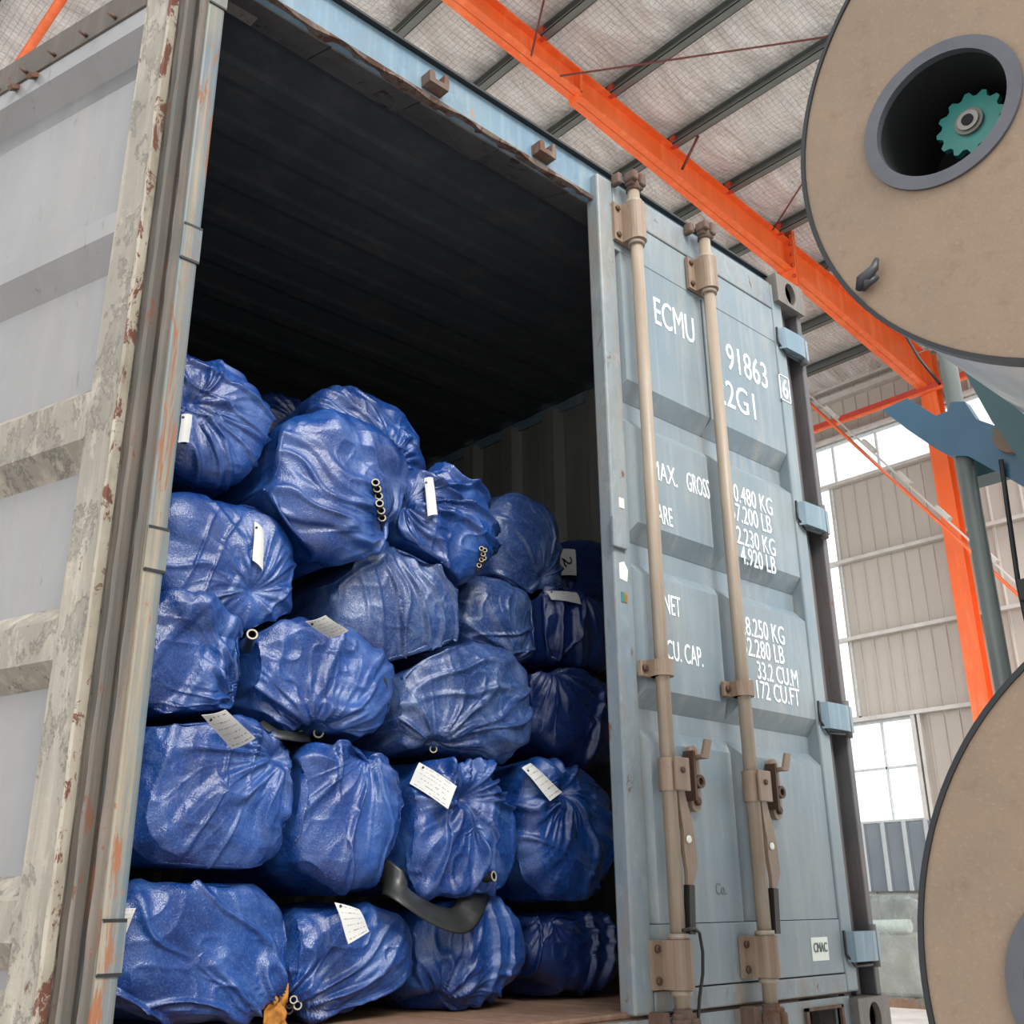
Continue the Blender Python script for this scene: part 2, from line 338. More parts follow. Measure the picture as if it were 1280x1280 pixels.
def grid_mesh(name, mat, V, nu, nv, parent=None, origin=None, smooth=True, closed_u=False):
    i, j = np.meshgrid(np.arange(nv-1), np.arange(nu if closed_u else nu-1), indexing='ij'); a = (i*nu+j).ravel(); b = (i*nu+(j+1) % nu).ravel()
    F = np.stack([a, b, b+nu, a+nu], 1)
    V = V.reshape(-1, 3)-(np.array(origin) if origin is not None else 0)
    me = bpy.data.meshes.new(name); me.vertices.add(len(V)); me.vertices.foreach_set('co', V.astype(np.float32).ravel())
    me.loops.add(F.size); me.loops.foreach_set('vertex_index', F.ravel().astype(np.int32)); me.polygons.add(len(F))
    me.polygons.foreach_set('loop_start', np.arange(0, F.size, 4, dtype=np.int32))
    me.polygons.foreach_set('use_smooth', np.full(len(F), smooth)); me.update(calc_edges=True); me.validate()
    me.materials.append(M[mat] if isinstance(mat, str) else mat)
    return link(name, me, parent, origin)
PUR = [6.95+1.335*k for k in range(-6, 8)]
X0R, X1R, Y0R, Y1R = -2.0, XW, 1.2, 17.0
nx, ny = 240, 150
gx, gy = np.meshgrid(np.linspace(X0R, X1R, nx), np.linspace(Y0R, Y1R, ny))
ph = (gx-6.95)/1.335; ph = ph-np.floor(ph)
sag = -.10*np.sin(ph*np.pi)*(0.6+.8*vnoise(gx*.35, gy*.5, 1.5, 3)); wr = (vnoise(gx*1.6, gy*4.5, .3, 5)-.5)*.11+(vnoise(gx*4, gy*10, .3, 6)-.5)*.05
gz = roof_z(gx)+.215+sag+wr*np.sin(ph*np.pi)
ceil = grid_mesh('ceiling', 'foil', np.stack([gx, gy, gz], -1), nx, ny)
sm = ceil.modifiers.new('thickness', 'SOLIDIFY'); sm.thickness = .03; sm.offset = 1
struct(ceil, 'silver foil roof insulation held by wire mesh over grey purlins')
for px in PUR:
    z = roof_z(px); b = MB()
    b.box(px-.014, px-.002, Y0R, Y1R, z, z+.2); b.box(px-.125, px-.002, Y0R, Y1R, z, z+.012); b.box(px-.085, px-.002, Y0R, Y1R, z+.19, z+.2); b.box(px-.125, px-.117, Y0R, Y1R, z, z+.035)
    b.build('purlin', 'purlin', ceil)

# --- right wall: cladding panels, girts, windows
wall = MB().box(XW+.10, XW+.14, 9.6, 17, GZ, 10.3).build('wall_right', 'clad'); struct(wall, 'tall beige metal-clad workshop wall with girts and windows')
PW = .2785
holes = [(4.6, 9.6, 8.17, 9.03), (8.09, 9.6, 3.55, 8.17), (7.1, 9.6, 1.69, 3.47)]    # y0,y1,z0,z1 glazed openings
y = -1.0
meshes = {}
while y < 9.6:
    y1 = y+PW; segs = [(GZ, 10.25)]
    for h0, h1, z0, z1 in holes:
        if min(y1, h1)-max(y, h0) > PW*.5:
            ns = []
            for a, b in segs:
                if z1 <= a or z0 >= b: ns.append((a, b)); continue
                if z0 > a: ns.append((a, z0))
                if z1 < b: ns.append((z1, b))
            segs = ns
    for a, b in segs:
        key = (round(a, 2), round(b, 2))
        if key not in meshes:
            m = MB(); m.prism([(0, 0), (.012, -.028), (.03, -.028), (.045, 0), (PW-.006, 0), (PW-.006, .012), (0, .012)], (0, 0, a), (0, 1, 0), (1, 0, 0), (0, 0, 1), b-a)
            o = m.build('cladding_panel', 'clad', wall, None); meshes[key] = o.data; o.location = (XW, y, 0)
        else:
            o = link('cladding_panel', meshes[key], wall); o.location = (XW, y, 0)
    y = y1
for z in (3.51, 5.02, 6.53, 8.12, 9.08, 10.18):
    MB().box(XW-.16, XW-.03, -1, 9.6, z-.035, z+.035).build('girt', 'galv', wall)
MB().box(XW-.16, XW-.02, -1, 9.6, 9.9, 10.02).build('girt', 'galv', wall)
MB().box(XW-.12, XW+.02, 7.02, 7.1, 1.65, 3.5).build('window_post', 'galv', wall)
MB().box(XW-.12, XW+.02, 6.92, 6.98, 1.65, 3.5).build('window_post', 'galv', wall)
def window(n, y0, y1, z0, z1, mull, rails, label):
    w = MB()
    for yy in (y0, y1-.04): w.box(XW-.03, XW+.05, yy, yy+.04, z0, z1)
    for zz in (z0, z1-.04): w.box(XW-.03, XW+.05, y0, y1, zz, zz+.04)
    o = w.build('window_%d' % n, 'frame_white'); struct(o, label)
    ys = [y0+.04]+mull+[y1-.04]
    for m_ in mull: MB().box(XW-.02, XW+.04, m_-.015, m_+.015, z0+.04, z1-.04).build('mullion', 'frame_white', o)
    for a, b in zip(ys, ys[1:]): MB().box(XW+.008, XW+.014, a, b, z0+.04, z1-.04).build('pane', 'glass', o)
    for zz in rails: MB().box(XW-.02, XW+.04, y0, y1, zz-.02, zz+.02).build('rail', 'frame_white', o)
window(1, 4.6, 9.6, 8.17, 9.03, [5.9, 7.06, 8.0], [], 'high window band under the eaves')
window(2, 8.09, 9.6, 3.55, 8.17, [9.0], [5.02, 6.53], 'tall narrow window strip beside the container post')
window(3, 7.1, 9.6, 1.69, 3.47, [7.72, 8.5], [2.62], 'low sliding window above the blue-grey dado')
# dado below the window: ribbed blue-grey sheets in front of the cladding
for k in range(14):
    y0 = 3.0+k*.4
    d = MB().box(XW-.14, XW-.12, y0, y0+.395, .55, 1.67).build('dado_sheet', 'dado', wall)
    MB().prism([(0, 0), (.02, -.04), (.06, -.04), (.08, 0)], (XW-.14, y0+.04, .55), (0, 1, 0), (1, 0, 0), (0, 0, 1), 1.14).build('dado_rib', 'dado_rib', d)

# ================================================================== STEEL FRAME
FY0, FY1 = 5.66, 5.88; FYC = (FY0+FY1)/2
raf = thing('roof_rafter', 'orange steel roof rafter running diagonally above the container', 'beam', (6, FYC, roof_z(6)-.42))
def ibeam(x0, x1, zt, h, name='beam', mat='orange', parent=None, y0=FY0, y1=FY1, tf=.022, tw=.014):
    out = []
    for nm, a, b, ya, yb in (('top_flange', 0, tf, y0, y1), ('bottom_flange', h[0]-tf, h[0], y0, y1)):
        m = MB(); ex = h[1]-h[0] if nm == 'bottom_flange' else 0
        m.hexa([(x0, ya, zt(x0)-b), (x1, ya, zt(x1)-b-ex), (x1, yb, zt(x1)-b-ex), (x0, yb, zt(x0)-b), (x0, ya, zt(x0)-a), (x1, ya, zt(x1)-a-ex), (x1, yb, zt(x1)-a-ex), (x0, yb, zt(x0)-a)])
        m.build(nm, mat, parent)
    yc = (y0+y1)/2; m = MB()
    m.hexa([(x0, yc-tw/2, zt(x0)-h[0]), (x1, yc-tw/2, zt(x1)-h[1]), (x1, yc+tw/2, zt(x1)-h[1]), (x0, yc+tw/2, zt(x0)-h[0]), (x0, yc-tw/2, zt(x0)), (x1, yc-tw/2, zt(x1)), (x1, yc+tw/2, zt(x1)), (x0, yc+tw/2, zt(x0))])
    m.build('web', mat, parent)
ibeam(-2, 7.6, roof_z, (.40, .40), parent=raf)
ibeam(7.6, 12.45, roof_z, (.47, .56), parent=raf)
MB().box(7.56, 7.61, FY0, FY1, roof_z(7.6)-.48, roof_z(7.6)-.02).build('stiffener', 'orange', raf)
for xx in (12.45, 12.50): MB().box(xx, xx+.035, FY0-.06, FY1+.06, roof_z(xx)-.86, roof_z(xx)+.14).build('splice_plate', 'orange', raf)
for dz in (-.7, -.5, -.3, -.1, .05):
    for yy in (FY0-.02, FY1+.02): MB().bolt((12.45, yy, roof_z(12.5)+dz), (-1, 0, 0), .03, .04).build('splice_bolt', 'red', raf)
ibeam(12.54, 16.85, roof_z, (.56, .80), parent=raf)
for xx in (6.93, 8.27, 9.61, 10.94, 12.28): MB().box(xx-.09, xx, FY0-.03, FY0+.06, roof_z(xx)-.02, roof_z(xx)+.16).build('cleat', 'red', raf)
for a, b in (((7.17, FY0, 10.48), (9.41, 3.06, 10.73)), ((6.67, FY0+.02, 10.5), (6.48, 5.24, 10.96)), ((9.68, FY0, 10.34), (9.64, 5.30, 10.70)), ((11.98, FY0, 10.40), (11.50, 4.8, 10.54))):
    MB().tube([a, b], .013 if a[0] != 9.68 else .02, 8).build('tie_rod', 'wire', raf)
colm = thing('steel_column', 'orange steel H column standing against the right wall', 'column', (17.0, 5.7, GZ))
zt = roof_z(16.85)
for xx in (16.85, 17.09): MB().box(xx, xx+.02, 5.55, 5.85, GZ, zt-.05).build('flange', 'orange', colm)
MB().box(16.87, 17.09, 5.692, 5.708, GZ, zt-.05).build('web', 'orange', colm)
MB().box(16.75, 17.2, 5.5, 5.9, GZ, GZ+.03).build('base_plate', 'orange', colm)
tie = thing('eaves_beam', 'dark orange eaves beam between the rafter haunch and container corner', 'beam', (15.6, 8.5, 10.36))
MB().box(15.6, 15.616, 5.95, 14, 10.40, 11.05).build('web', 'red', tie)
MB().box(15.5, 15.72, 5.95, 14, 10.36, 10.40).build('bottom_flange', 'orange', tie)
MB().box(15.5, 15.72, 5.95, 14, 11.05, 11.08).build('top_flange', 'black', tie)
stt = thing('wall_strut', 'thin orange strut along the wall above the high window', 'strut', (16.75, 6, 9.1))
MB().box(16.78, 16.84, 3.5, 9.6, 9.17, 9.21).build('flange', 'orange', stt); MB().box(16.78, 16.79, 3.5, 9.6, 9.21, 9.32).build('web', 'red', stt)
pu = thing('roof_strut', 'orange tubular strut under the foil roof behind the open door', 'strut', (2.13, 12, 11.2))
MB().tube([(2.13, 6.5, 11.22), (2.13, 16.8, 11.22)], .06, 12).build('tube', 'orange', pu)
br = thing('diagonal_brace', 'orange diagonal brace with pale clamps crossing the column', 'brace', (15.7, 5.8, 6.9))
A = np.array([15.65, 7.7, 9.58]); B = np.array([15.65, 4.2, 4.62]); dv = (B-A)/np.linalg.norm(B-A)
MB().bar(A, B, .03, .2, (1, 0, 0)).build('web', 'orange', br)
nn = np.array([0, -dv[2], dv[1]]); nn = nn if nn[2] > 0 else -nn
MB().bar(A+nn*.11, B+nn*.11, .09, .02, tuple(nn)).build('flange', 'galv', br)
for t in (.16, .34, .50, .66, .84): q = A+(B-A)*t+nn*.15; MB().bar(q-dv*.16, q+dv*.16, .12, .07, tuple(nn)).build('clamp', 'galv', br)

# film-wrapped goods by the wall
pal = thing('wrapped_pallet', 'pallet load under clear stretch film below the dado wall', 'pallet', (16.4, 7.6, GZ))
for k in range(5): MB().box(15.75, 17.0, 6.7+k*.36, 6.96+k*.36, GZ+.1, GZ+.13).build('deck_board', 'wood_floor', pal)
for k in range(3): MB().box(15.75+k*.55, 15.9+k*.55, 6.7, 8.4, GZ, GZ+.1).build('bearer', 'wood_floor', pal)
MB().box(15.95, 16.9, 6.85, 8.3, GZ+.14, -.1, .05).build('carton', 'clad', pal)
MB().tube([(16.0, 7.0, .02), (16.0, 8.0, .0)], .1, 16).build('roll', 'sticker', pal)
us = np.linspace(0, 1, 61)[:-1]; vs_ = np.linspace(0, 1, 30); uu, vv = np.meshgrid(us, vs_)
an = uu*2*np.pi; ex = .22
cxx = np.sign(np.cos(an))*np.abs(np.cos(an))**ex; syy = np.sign(np.sin(an))*np.abs(np.sin(an))**ex
shr = np.where(vv > .9, 1-(vv-.9)*9.5, 1)
fx = 16.4+cxx*.66*shr+(vnoise(uu*30, vv*9, 0, 4)-.5)*.06; fy = 7.55+syy*.9*shr+(vnoise(uu*30, vv*9, 3, 8)-.5)*.06; fz = GZ+.05+np.minimum(vv, .9)/.9*1.55+(vnoise(uu*20, vv*4, 7, 9)-.5)*.12*vv
grid_mesh('stretch_film', 'film', np.stack([fx, fy, fz], -1), 60, 30, pal, closed_u=True)

# ================================================================== CONTAINER
ct = thing('shipping_container', 'weathered blue freight container with one leaf swung open', 'container', (1.22, 3, 0))
def part(m, name, mat, parent=ct): return m.build(name, mat, parent)
L = 6.05; XR = 2.438; ZF = .14
# corrugated side walls and roof
def corr(a0, a1, pitch, depth):
    p = []; a = a0; w = pitch/4
    while a < a1: p += [(a, 0), (a+w, 0), (a+w*1.5, depth), (a+w*3.5, depth)]; a += pitch
    return [(min(x, a1), d) for x, d in p]+[(a1, 0)]
def sheet(prof, lo, hi, mk, th):
    m = MB(); n = len(prof)
    v = [mk(a, d, lo) for a, d in prof]+[mk(a, d, hi) for a, d in prof]+[mk(a, d+th, lo) for a, d in prof]+[mk(a, d+th, hi) for a, d in prof]
    f = []
    for i in range(n-1): f += [(i, i+1, n+i+1, n+i), (2*n+i, 3*n+i, 3*n+i+1, 2*n+i+1)]
    return m.add(v, f)
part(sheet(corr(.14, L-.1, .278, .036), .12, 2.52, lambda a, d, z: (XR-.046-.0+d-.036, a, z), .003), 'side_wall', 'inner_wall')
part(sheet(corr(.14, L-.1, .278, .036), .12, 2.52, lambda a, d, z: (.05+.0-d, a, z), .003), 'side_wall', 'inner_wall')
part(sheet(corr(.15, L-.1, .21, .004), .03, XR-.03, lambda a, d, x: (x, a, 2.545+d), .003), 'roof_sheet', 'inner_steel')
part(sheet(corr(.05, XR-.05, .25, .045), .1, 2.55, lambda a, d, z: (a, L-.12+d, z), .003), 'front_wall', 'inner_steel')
part(MB().box(.0, .06, .15, L-.1, 2.50, 2.591), 'top_rail', 'header_blue'); part(MB().box(XR-.06, XR, .15, L-.1, 2.50, 2.591), 'top_rail', 'header_blue')
part(MB().box(.0, .05, .15, L-.1, .02, .16), 'bottom_rail', 'door_blue'); part(MB().box(XR-.05, XR, .15, L-.1, .02, .16), 'bottom_rail', 'door_blue')
for k in range(8):
    part(MB().box(.052+k*.2917, .052+k*.2917+.289, .18, L-.15, ZF-.028, ZF), 'floor_board', 'wood_floor')
for k in range(14): part(MB().box(.05, XR-.05, .3+k*.42, .34+k*.42, .0, ZF-.03), 'cross_member', 'chassis')
# header
part(MB().box(.05, 2.26, .03, .045, 2.457, 2.591), 'header', 'header_blue')
part(MB().box(.05, 2.26, .012, .045, 2.588, 2.596), 'header_edge', 'black')
# rusty ragged lip below the header
n = 120; mb = MB(); rng = np.random.RandomState(3)
lx = np.linspace(.05, 2.3, n); l1 = 2.451+.006*(vnoise(lx*14, 0, 0, 5)-.3)+.004*vnoise(lx*40, 0, 0, 6); l2 = .035+.018*vnoise(lx*9, 3, 0, 7)
vv = []
for i in range(n): vv += [(lx[i], .016, 2.466), (lx[i], .016+.006*math.sin(lx[i]*31), l1[i]), (lx[i], l2[i], l1[i]+.003), (lx[i], .05, 2.47)]
mb.add(vv, [(i*4+j, i*4+(j+1) % 4, i*4+4+(j+1) % 4, i*4+4+j) for i in range(n-1) for j in range(4)])
part(mb, 'header_lip', 'lip_rust')
seg = np.linspace(.05, 2.38, 9)
for i in range(8):
    m = MB(); a, b = seg[i], seg[i+1]-.004; k = .006*((i*7) % 3)
    m.hexa([(a, .045, 2.452-k*.3), (b, .045, 2.452), (b, .16, 2.492-k), (a, .16, 2.492), (a, .045, 2.50), (b, .045, 2.50), (b, .16, 2.55), (a, .16, 2.55)])
    part(m, 'header_underside', 'inner_strip')
# keepers on the header (for the open leaf's rods)
for x in (.655, 1.075):
    k = MB().prism([(-.032, 0), (.034, 0), (.036, .03), (.030, .052), (.020, .05), (.018, .018), (-.012, .016), (-.014, .034), (-.022, .042), (-.034, .034)], (x, .032, 2.488), (1, 0, 0), (0, 0, 1), (0, -1, 0), .04)
    part(k, 'cam_keeper', 'rust')
# posts
part(MB().box(0, .042, .03, .10, .118, 2.473, .006), 'corner_post', 'post_blue')
part(MB().box(.0, .03, .10, .16, .118, 2.473), 'corner_post_return', 'post_blue')
m = MB(); m.box(2.31, 2.41, .05, .07, .118, 2.473); m.box(2.41, XR, -.002, .10, .118, 2.473, .004); m.box(2.35, 2.375, .03, .06, .118, 2.473, .006)
part(m, 'corner_post', 'post_dark')
# castings
def casting(x0, x1, z0, z1, right=True):
    c = MB(); y0, y1 = -.022, .14; w = .02; zc = (z0+z1)/2; xc = (x0+x1)/2; nseg = 24
    a, b = (x1-x0)/2, (z1-z0)/2; out = []; inn = []
    for k in range(nseg):
        t = 2*math.pi*k/nseg; cx, sz = math.cos(t), math.sin(t); s = 1/max(abs(cx), abs(sz))
        out.append((xc+cx*s*a, zc+sz*s*b)); inn.append((xc+cx*.034, zc+sz*.046 if True else 0))
    v = [(p[0], y0, p[1]) for p in out]+[(p[0], y0, p[1]) for p in inn]+[(p[0], y0+w, p[1]) for p in inn]+[(p[0], y1, p[1]) for p in out]
    N = nseg; f = []
    for k in range(N):
        j = (k+1) % N; f += [(k, j, N+j, N+k), (N+k, N+j, 2*N+j, 2*N+k), (k, 3*N+k, 3*N+j, j)]
    f.append(tuple(range(3*N, 4*N))); c.add(v, f)
    return c
for x0, x1, z0, z1 in ((2.26, XR, 2.473, 2.591), (2.26, XR, .0, .118), (.0, .162, 2.473, 2.591), (.0, .162, .0, .118)):
    cc = part(casting(x0, x1, z0, z1), 'corner_casting', 'casting')
    MB().box(x0+.03, x1-.03, .02, .1, z0+.015, z1-.015).build('casting_core', 'hole_dark', cc)
for yy in (L-.1,):
    for x0 in (0, XR-.162):
        for z0 in (0, 2.473): part(MB().box(x0, x0+.162, yy-.06, yy+.1, z0, z0+.118, .008), 'corner_casting', 'casting')
        part(MB().box(x0+.02, x0+.14, yy-.04, yy+.08, .118, 2.473), 'corner_post', 'door_blue')
# sill with fork pocket opening
part(MB().box(.05, 2.02, .02, .18, .0, ZF-.012), 'sill', 'wood_floor')
s = MB().box(.0, 2.03, .005, .02, .005, .125); s.box(2.20, 2.26, .005, .02, .0, .125); s.box(2.03, 2.20, .005, .02, .104, .125); s.box(2.03, 2.2, .005, .02, .0, .02)
part(s, 'sill_plate', 'door_stile')
e = MB().box(2.018, 2.03, -.004, .012, .0, .106); e.box(2.018, 2.21, -.004, .012, .098, .106); e.box(2.2, 2.212, -.004, .012, .0, .106)
part(e, 'pocket_rim', 'rust'); part(MB().box(2.03, 2.2, .10, .11, .0, .12), 'pocket_back', 'hole_dark')
part(MB().box(.05, 2.3, .022, .17, ZF-.012, ZF+.002, .004), 'threshold', 'wood_floor')

# ---- right leaf (closed)
rd = part(MB().box(1.315, 2.295, .045, .05, .15, 2.54), 'closed_door_leaf', 'door_blue')
def sub(m, name, mat, d=None): return m.build(name, mat, rd if d is None else d)
DX0, DX1, DZ0, DZ1 = 1.300, 2.312, .135, 2.548
sub(MB().box(DX0, 1.372, 0, .05, DZ0, DZ1, .006), 'stile', 'door_stile')
sub(MB().box(2.249, DX1, 0, .05, DZ0, DZ1, .006), 'stile', 'door_blue')
sub(MB().box(1.374, 2.247, .0, .05, 2.44, DZ1, .004), 'top_rail', 'door_stile')
sub(MB().box(1.374, 2.247, -.001, .05, DZ0, .185, .004), 'bottom_rail', 'door_stile')
sub(MB().box(1.374, 2.247, .003, .05, .188, .335, .002), 'bottom_plate', 'door_blue')
sub(MB().box(1.374, 2.247, .004, .05, 2.30, 2.438, .002), 'top_plate', 'door_blue')
def field(x0, x1, z0, z1, bl, br_, bb, bt):
    d = .038; m = MB(); y0, y1 = .006, .044
    o = [(x0, z0), (x1, z0), (x1, z1), (x0, z1)]; i = [(x0+bl, z0+bb), (x1-br_, z0+bb), (x1-br_, z1-bt), (x0+bl, z1-bt)]
    m.add([(p[0], y1, p[1]) for p in o]+[(p[0], y0, p[1]) for p in i], [(4, 5, 6, 7), (0, 1, 5, 4), (1, 2, 6, 5), (2, 3, 7, 6), (3, 0, 4, 7)]); return m
rows = [(1.80, 2.30, .055, 0), (1.352, 1.745, .052, .04), (.88, 1.292, .05, .04), (.337, .825, .0, .04)]
for z0, z1, bb, bt in rows:
    for x0, x1, bl, br_ in ((1.385, 1.805, .03, .035), (1.80, 2.247, .03, .0)):
        sub(field(x0, x1, z0, z1, bl if z0 < 1.7 else .015, br_ if z0 < 1.7 else .0, bb, bt), 'panel', 'door_blue')
# lettering
YT = .0055
T = [('ECMU', 1.541, 1.745, 2.105, .100, .006), ('91863', 1.919, 2.158, 2.080, .102, .006), ('22G1', 1.842, 2.062, 1.932, .100, .006),
     ('MAX.', 1.478, 1.598, 1.560, .062, .004), ('GROSS', 1.645, 1.758, 1.563, .064, .004), ('TARE', 1.468, 1.562, 1.424, .060, .004),
     ('30.480 KG', 1.862, 2.105, 1.592, .062, .003), ('67.200 LB', 1.862, 2.088, 1.524, .062, .003), ('2.230 KG', 1.885, 2.098, 1.448, .060, .003), ('4.920 LB', 1.898, 2.090, 1.385, .060, .003),
     ('NET', 1.497, 1.571, 1.152, .060, .004), ('CU. CAP.', 1.497, 1.660, 1.020, .058, .004),
     ('28.250 KG', 1.862, 2.098, 1.152, .060, .003), ('62.280 LB', 1.862, 2.085, 1.088, .058, .003), ('33.2 CU.M', 1.930, 2.150, 1.022, .056, .003), ('1.172 CU.FT', 1.880, 2.150, .962, .056, .003)]
for b, x0, x1, z0, h, bo in T: text_mesh(b, x0+.012, x1+.012, z0, h, YT, 'lettering', 'letter', rd, 0)
text_mesh('6', 2.255, 2.29, 2.078, .078, -.001, 'lettering', 'letter', rd, .004)
fr = MB()
for a in ((2.24, 2.243, 2.064, 2.168), (2.299, 2.302, 2.064, 2.168)): fr.box(a[0], a[1], -.0025, .002, a[2], a[3])
for a in (2.064, 2.165): fr.box(2.24, 2.302, -.0025, .002, a, a+.003)
sub(fr, 'check_digit_box', 'letter')
st = sub(MB().box(2.083, 2.17, .0015, .0035, .225, .288), 'sticker', 'sticker'); text_mesh('CMAC', 2.092, 2.162, .248, .026, .0005, 'lettering', 'scribble', rd)
text_mesh('Co.', 1.655, 1.70, .405, .03, YT, 'chalk_mark', 'scribble', rd)
pl = MB().box(1.288, 1.345, -.012, .0, 1.30, 1.39, .003); sub(pl, 'stile_plate', 'door_stile')
sub(MB().box(1.330, 1.350, -.002, .001, 1.425, 1.455), 'sticker', 'sticker'); sub(MB().prism([(0, .0), (.03, -.004), (.035, .03), (.02, .052), (.0, .045)], (1.318, .001, 1.215), (1, 0, 0), (0, 0, 1), (0, -1, 0), .002), 'sticker', 'sticker')
sub(MB().box(1.320, 1.332, -.002, .001, 1.15, 1.178), 'sticker', 'teal'); sub(MB().box(1.332, 1.344, -.002, .001, 1.15, 1.178), 'sticker', 'rag')
# hinges of the closed leaf
def hinge_r(z):
    h = MB(); pl_ = [(2.262, -.004), (2.275, -.026), (2.375, -.03), (2.432, -.02), (2.438, .0), (2.40, .01), (2.29, .008)]
    h.prism(pl_, (0, 0, z-.042), (1, 0, 0), (0, 1, 0), (0, 0, 1), .084); o = sub(h, 'hinge', 'hinge')
    MB().tube([(2.405, -.012, z-.06), (2.405, -.012, z+.06)], .014, 12).build('hinge_pin', 'post_dark', rd)
    sub(MB().tube([(2.258, -.003, z+.045), (2.252, -.006, z-.02), (2.29, -.01, z-.055), (2.37, -.02, z-.052)], .004, 6), 'weld_bead', 'black')
for z in (2.318, 1.635, .945, .258): hinge_r(z)
# lock rods
def lock_rod(x, top, bot, tb, mid, hubz, bb, hook):
    yr = -.040
    sub(MB().tube([(x, yr, bot), (x, yr, top)], .0195, 20), 'lock_rod', 'rod')
    for z0, z1 in (tb, bb):
        g = MB(); pr_ = []
        for k in range(13): t = math.pi*k/12; pr_.append((x-math.cos(t)*.03, -.042-math.sin(t)*.033))
        g.prism([(x-.066, .0), (x-.066, -.012), (x-.032, -.012)]+pr_+[(x+.032, -.012), (x+.05, -.012), (x+.05, .0)], (0, 0, z0), (1, 0, 0), (0, 1, 0), (0, 0, 1), z1-z0)
        sub(g, 'bearing_guide', 'hardware')
        for zz in (z0+.02, z1-.02):
            for xx in (x-.05, x+.042): sub(MB().bolt((xx, -.012, zz), (0, -1, 0), .0095, .008), 'rivet', 'bolt')
        for zz in (z0-.014, z1): sub(MB().tube([(x, yr, zz), (x, yr, zz+.014)], .0265, 18), 'collar', 'rod')
    c = MB(); c.box(x-.055, x+.048, -.014, .0, mid-.022, mid+.022, .003); c.ring((x, yr, mid-.022), (0, 0, 1), .0195, .031, .044, 24); c.box(x-.03, x+.03, -.045, -.01, mid-.022, mid+.022)
    sub(c, 'rod_clamp', 'hardware')
    for xx in (x-.042, x+.038): sub(MB().bolt((xx, -.014, mid), (0, -1, 0), .0095, .009), 'rivet', 'bolt')
    # handle hub, handle and retainer
    h = MB(); h.box(x-.016, x+.042, -.078, -.07, hubz-.042, hubz+.042, .002); h.box(x-.016, x+.042, -.026, -.018, hubz-.042, hubz+.042, .002); h.box(x+.036, x+.042, -.075, -.02, hubz+.034, hubz+.042)
    h.ring((x, yr, hubz-.042), (0, 0, 1), .0195, .026, .084, 24); sub(h, 'handle_hub', 'hardware')
    sub(MB().bolt((x+.012, -.078, hubz+.01), (0, -1, 0), .008, .006), 'rivet', 'bolt')
    prof = [(.0, .008), (.012, -.03), (.03, -.085), (.036, -.14), (.038, -.19), (.018, -.225), (.012, -.236), (-.006, -.236), (-.004, -.2), (-.012, -.15), (-.010, -.1), (-.018, -.05), (-.024, .008)]
    sub(MB().prism(prof, (x+.036, -.058, hubz-.04), (1, 0, 0), (0, 0, 1), (0, 1, 0), .012), 'handle', 'hardware')
    sub(MB().bolt((x+.042, -.059, hubz-.16), (0, -1, 0), .010, .004), 'handle_hole', 'sticker')
    sub(MB().bar((x+.040, -.053, hubz-.27), (x+.032, -.053, hubz-.385), .022, .018, (0, 1, 0)), 'handle_grip', 'handle_dark')
    hx, hz = hook
    r_ = MB(); pr_ = [(hx+.022*math.sin(t), hz+.07+.022*math.cos(t)) for t in [math.pi*(k/8-.5) for k in range(9)]]+[(hx-.022*math.sin(t), hz-.06-.022*math.cos(t)) for t in [math.pi*(k/8-.5) for k in range(9)]]
    r_.prism(pr_, (0, 0, 0), (1, 0, 0), (0, 0, 1), (0, -1, 0), .014); sub(r_, 'handle_retainer', 'hardware')
    sub(MB().prism([(hx-.028, -.055), (hx-.018, -.055), (hx-.018, .075), (hx-.028, .075)], (0, 0, hz), (1, 0, 0), (0, 0, 1), (0, -1, 0), .034), 'retainer_lip', 'bolt')
    k_ = MB(); k_.box(hx-.012, hx+.02, -.05, -.012, hz+.055, hz+.065, .002); k_.hexa([(hx-.01, -.05, hz+.055), (hx+.02, -.05, hz+.055), (hx+.02, -.042, hz+.055), (hx-.01, -.042, hz+.055), (hx+.0, -.058, hz+.105), (hx+.028, -.058, hz+.105), (hx+.028, -.05, hz+.105), (hx+.0, -.05, hz+.105)])
    sub(k_, 'retainer_catch', 'hardware')
    sub(MB().ring((hx, -.02, hz-.005), (0, -1, 0), .010, .018, .014, 16), 'seal_ring', 'bolt'); sub(MB().bolt((hx+.002, -.014, hz-.055), (0, -1, 0), .012, .01), 'rivet', 'bolt')
    # cams at both ends
    for zc, s_ in ((top, 1), (bot, -1)):
        q = MB(); q.box(x-.036, x-.010, -.075, -.03, zc+min(0, s_*.034), zc+max(0, s_*.034), .006); q.box(x+.006, x+.034, -.07, -.02, zc+min(0, s_*.046), zc+max(0, s_*.046), .006); q.box(x-.03, x+.03, -.06, -.03, zc-.01, zc+.012, .004)
        q.tube([(x, yr, zc-s_*.02), (x, yr, zc+s_*.03)], [.024, .016], 14); sub(q, 'locking_cam', 'rust')
    kp = MB(); z_ = bot-.015
    kp.prism([(x-.075, z_-.04), (x+.065, z_-.04), (x+.065, z_+.02), (x+.045, z_+.02), (x+.04, z_-.026), (x-.04, z_-.026), (x-.048, z_+.03), (x-.075, z_+.03)], (0, .006, 0), (1, 0, 0), (0, 0, 1), (0, -1, 0), .044); part(kp, 'cam_keeper', 'rust')
    kp = MB(); z_ = top+.012
    kp.box(x-.062, x-.042, -.035, .0, z_-.02, z_+.02, .006); part(kp, 'cam_keeper', 'rust')
lock_rod(1.427, 2.535, .125, (2.325, 2.462), .975, .697, (.188, .300), (1.572, .695))
lock_rod(1.795, 2.525, .115, (2.305, 2.425), .965, .690, (.198, .300), (1.955, .690))
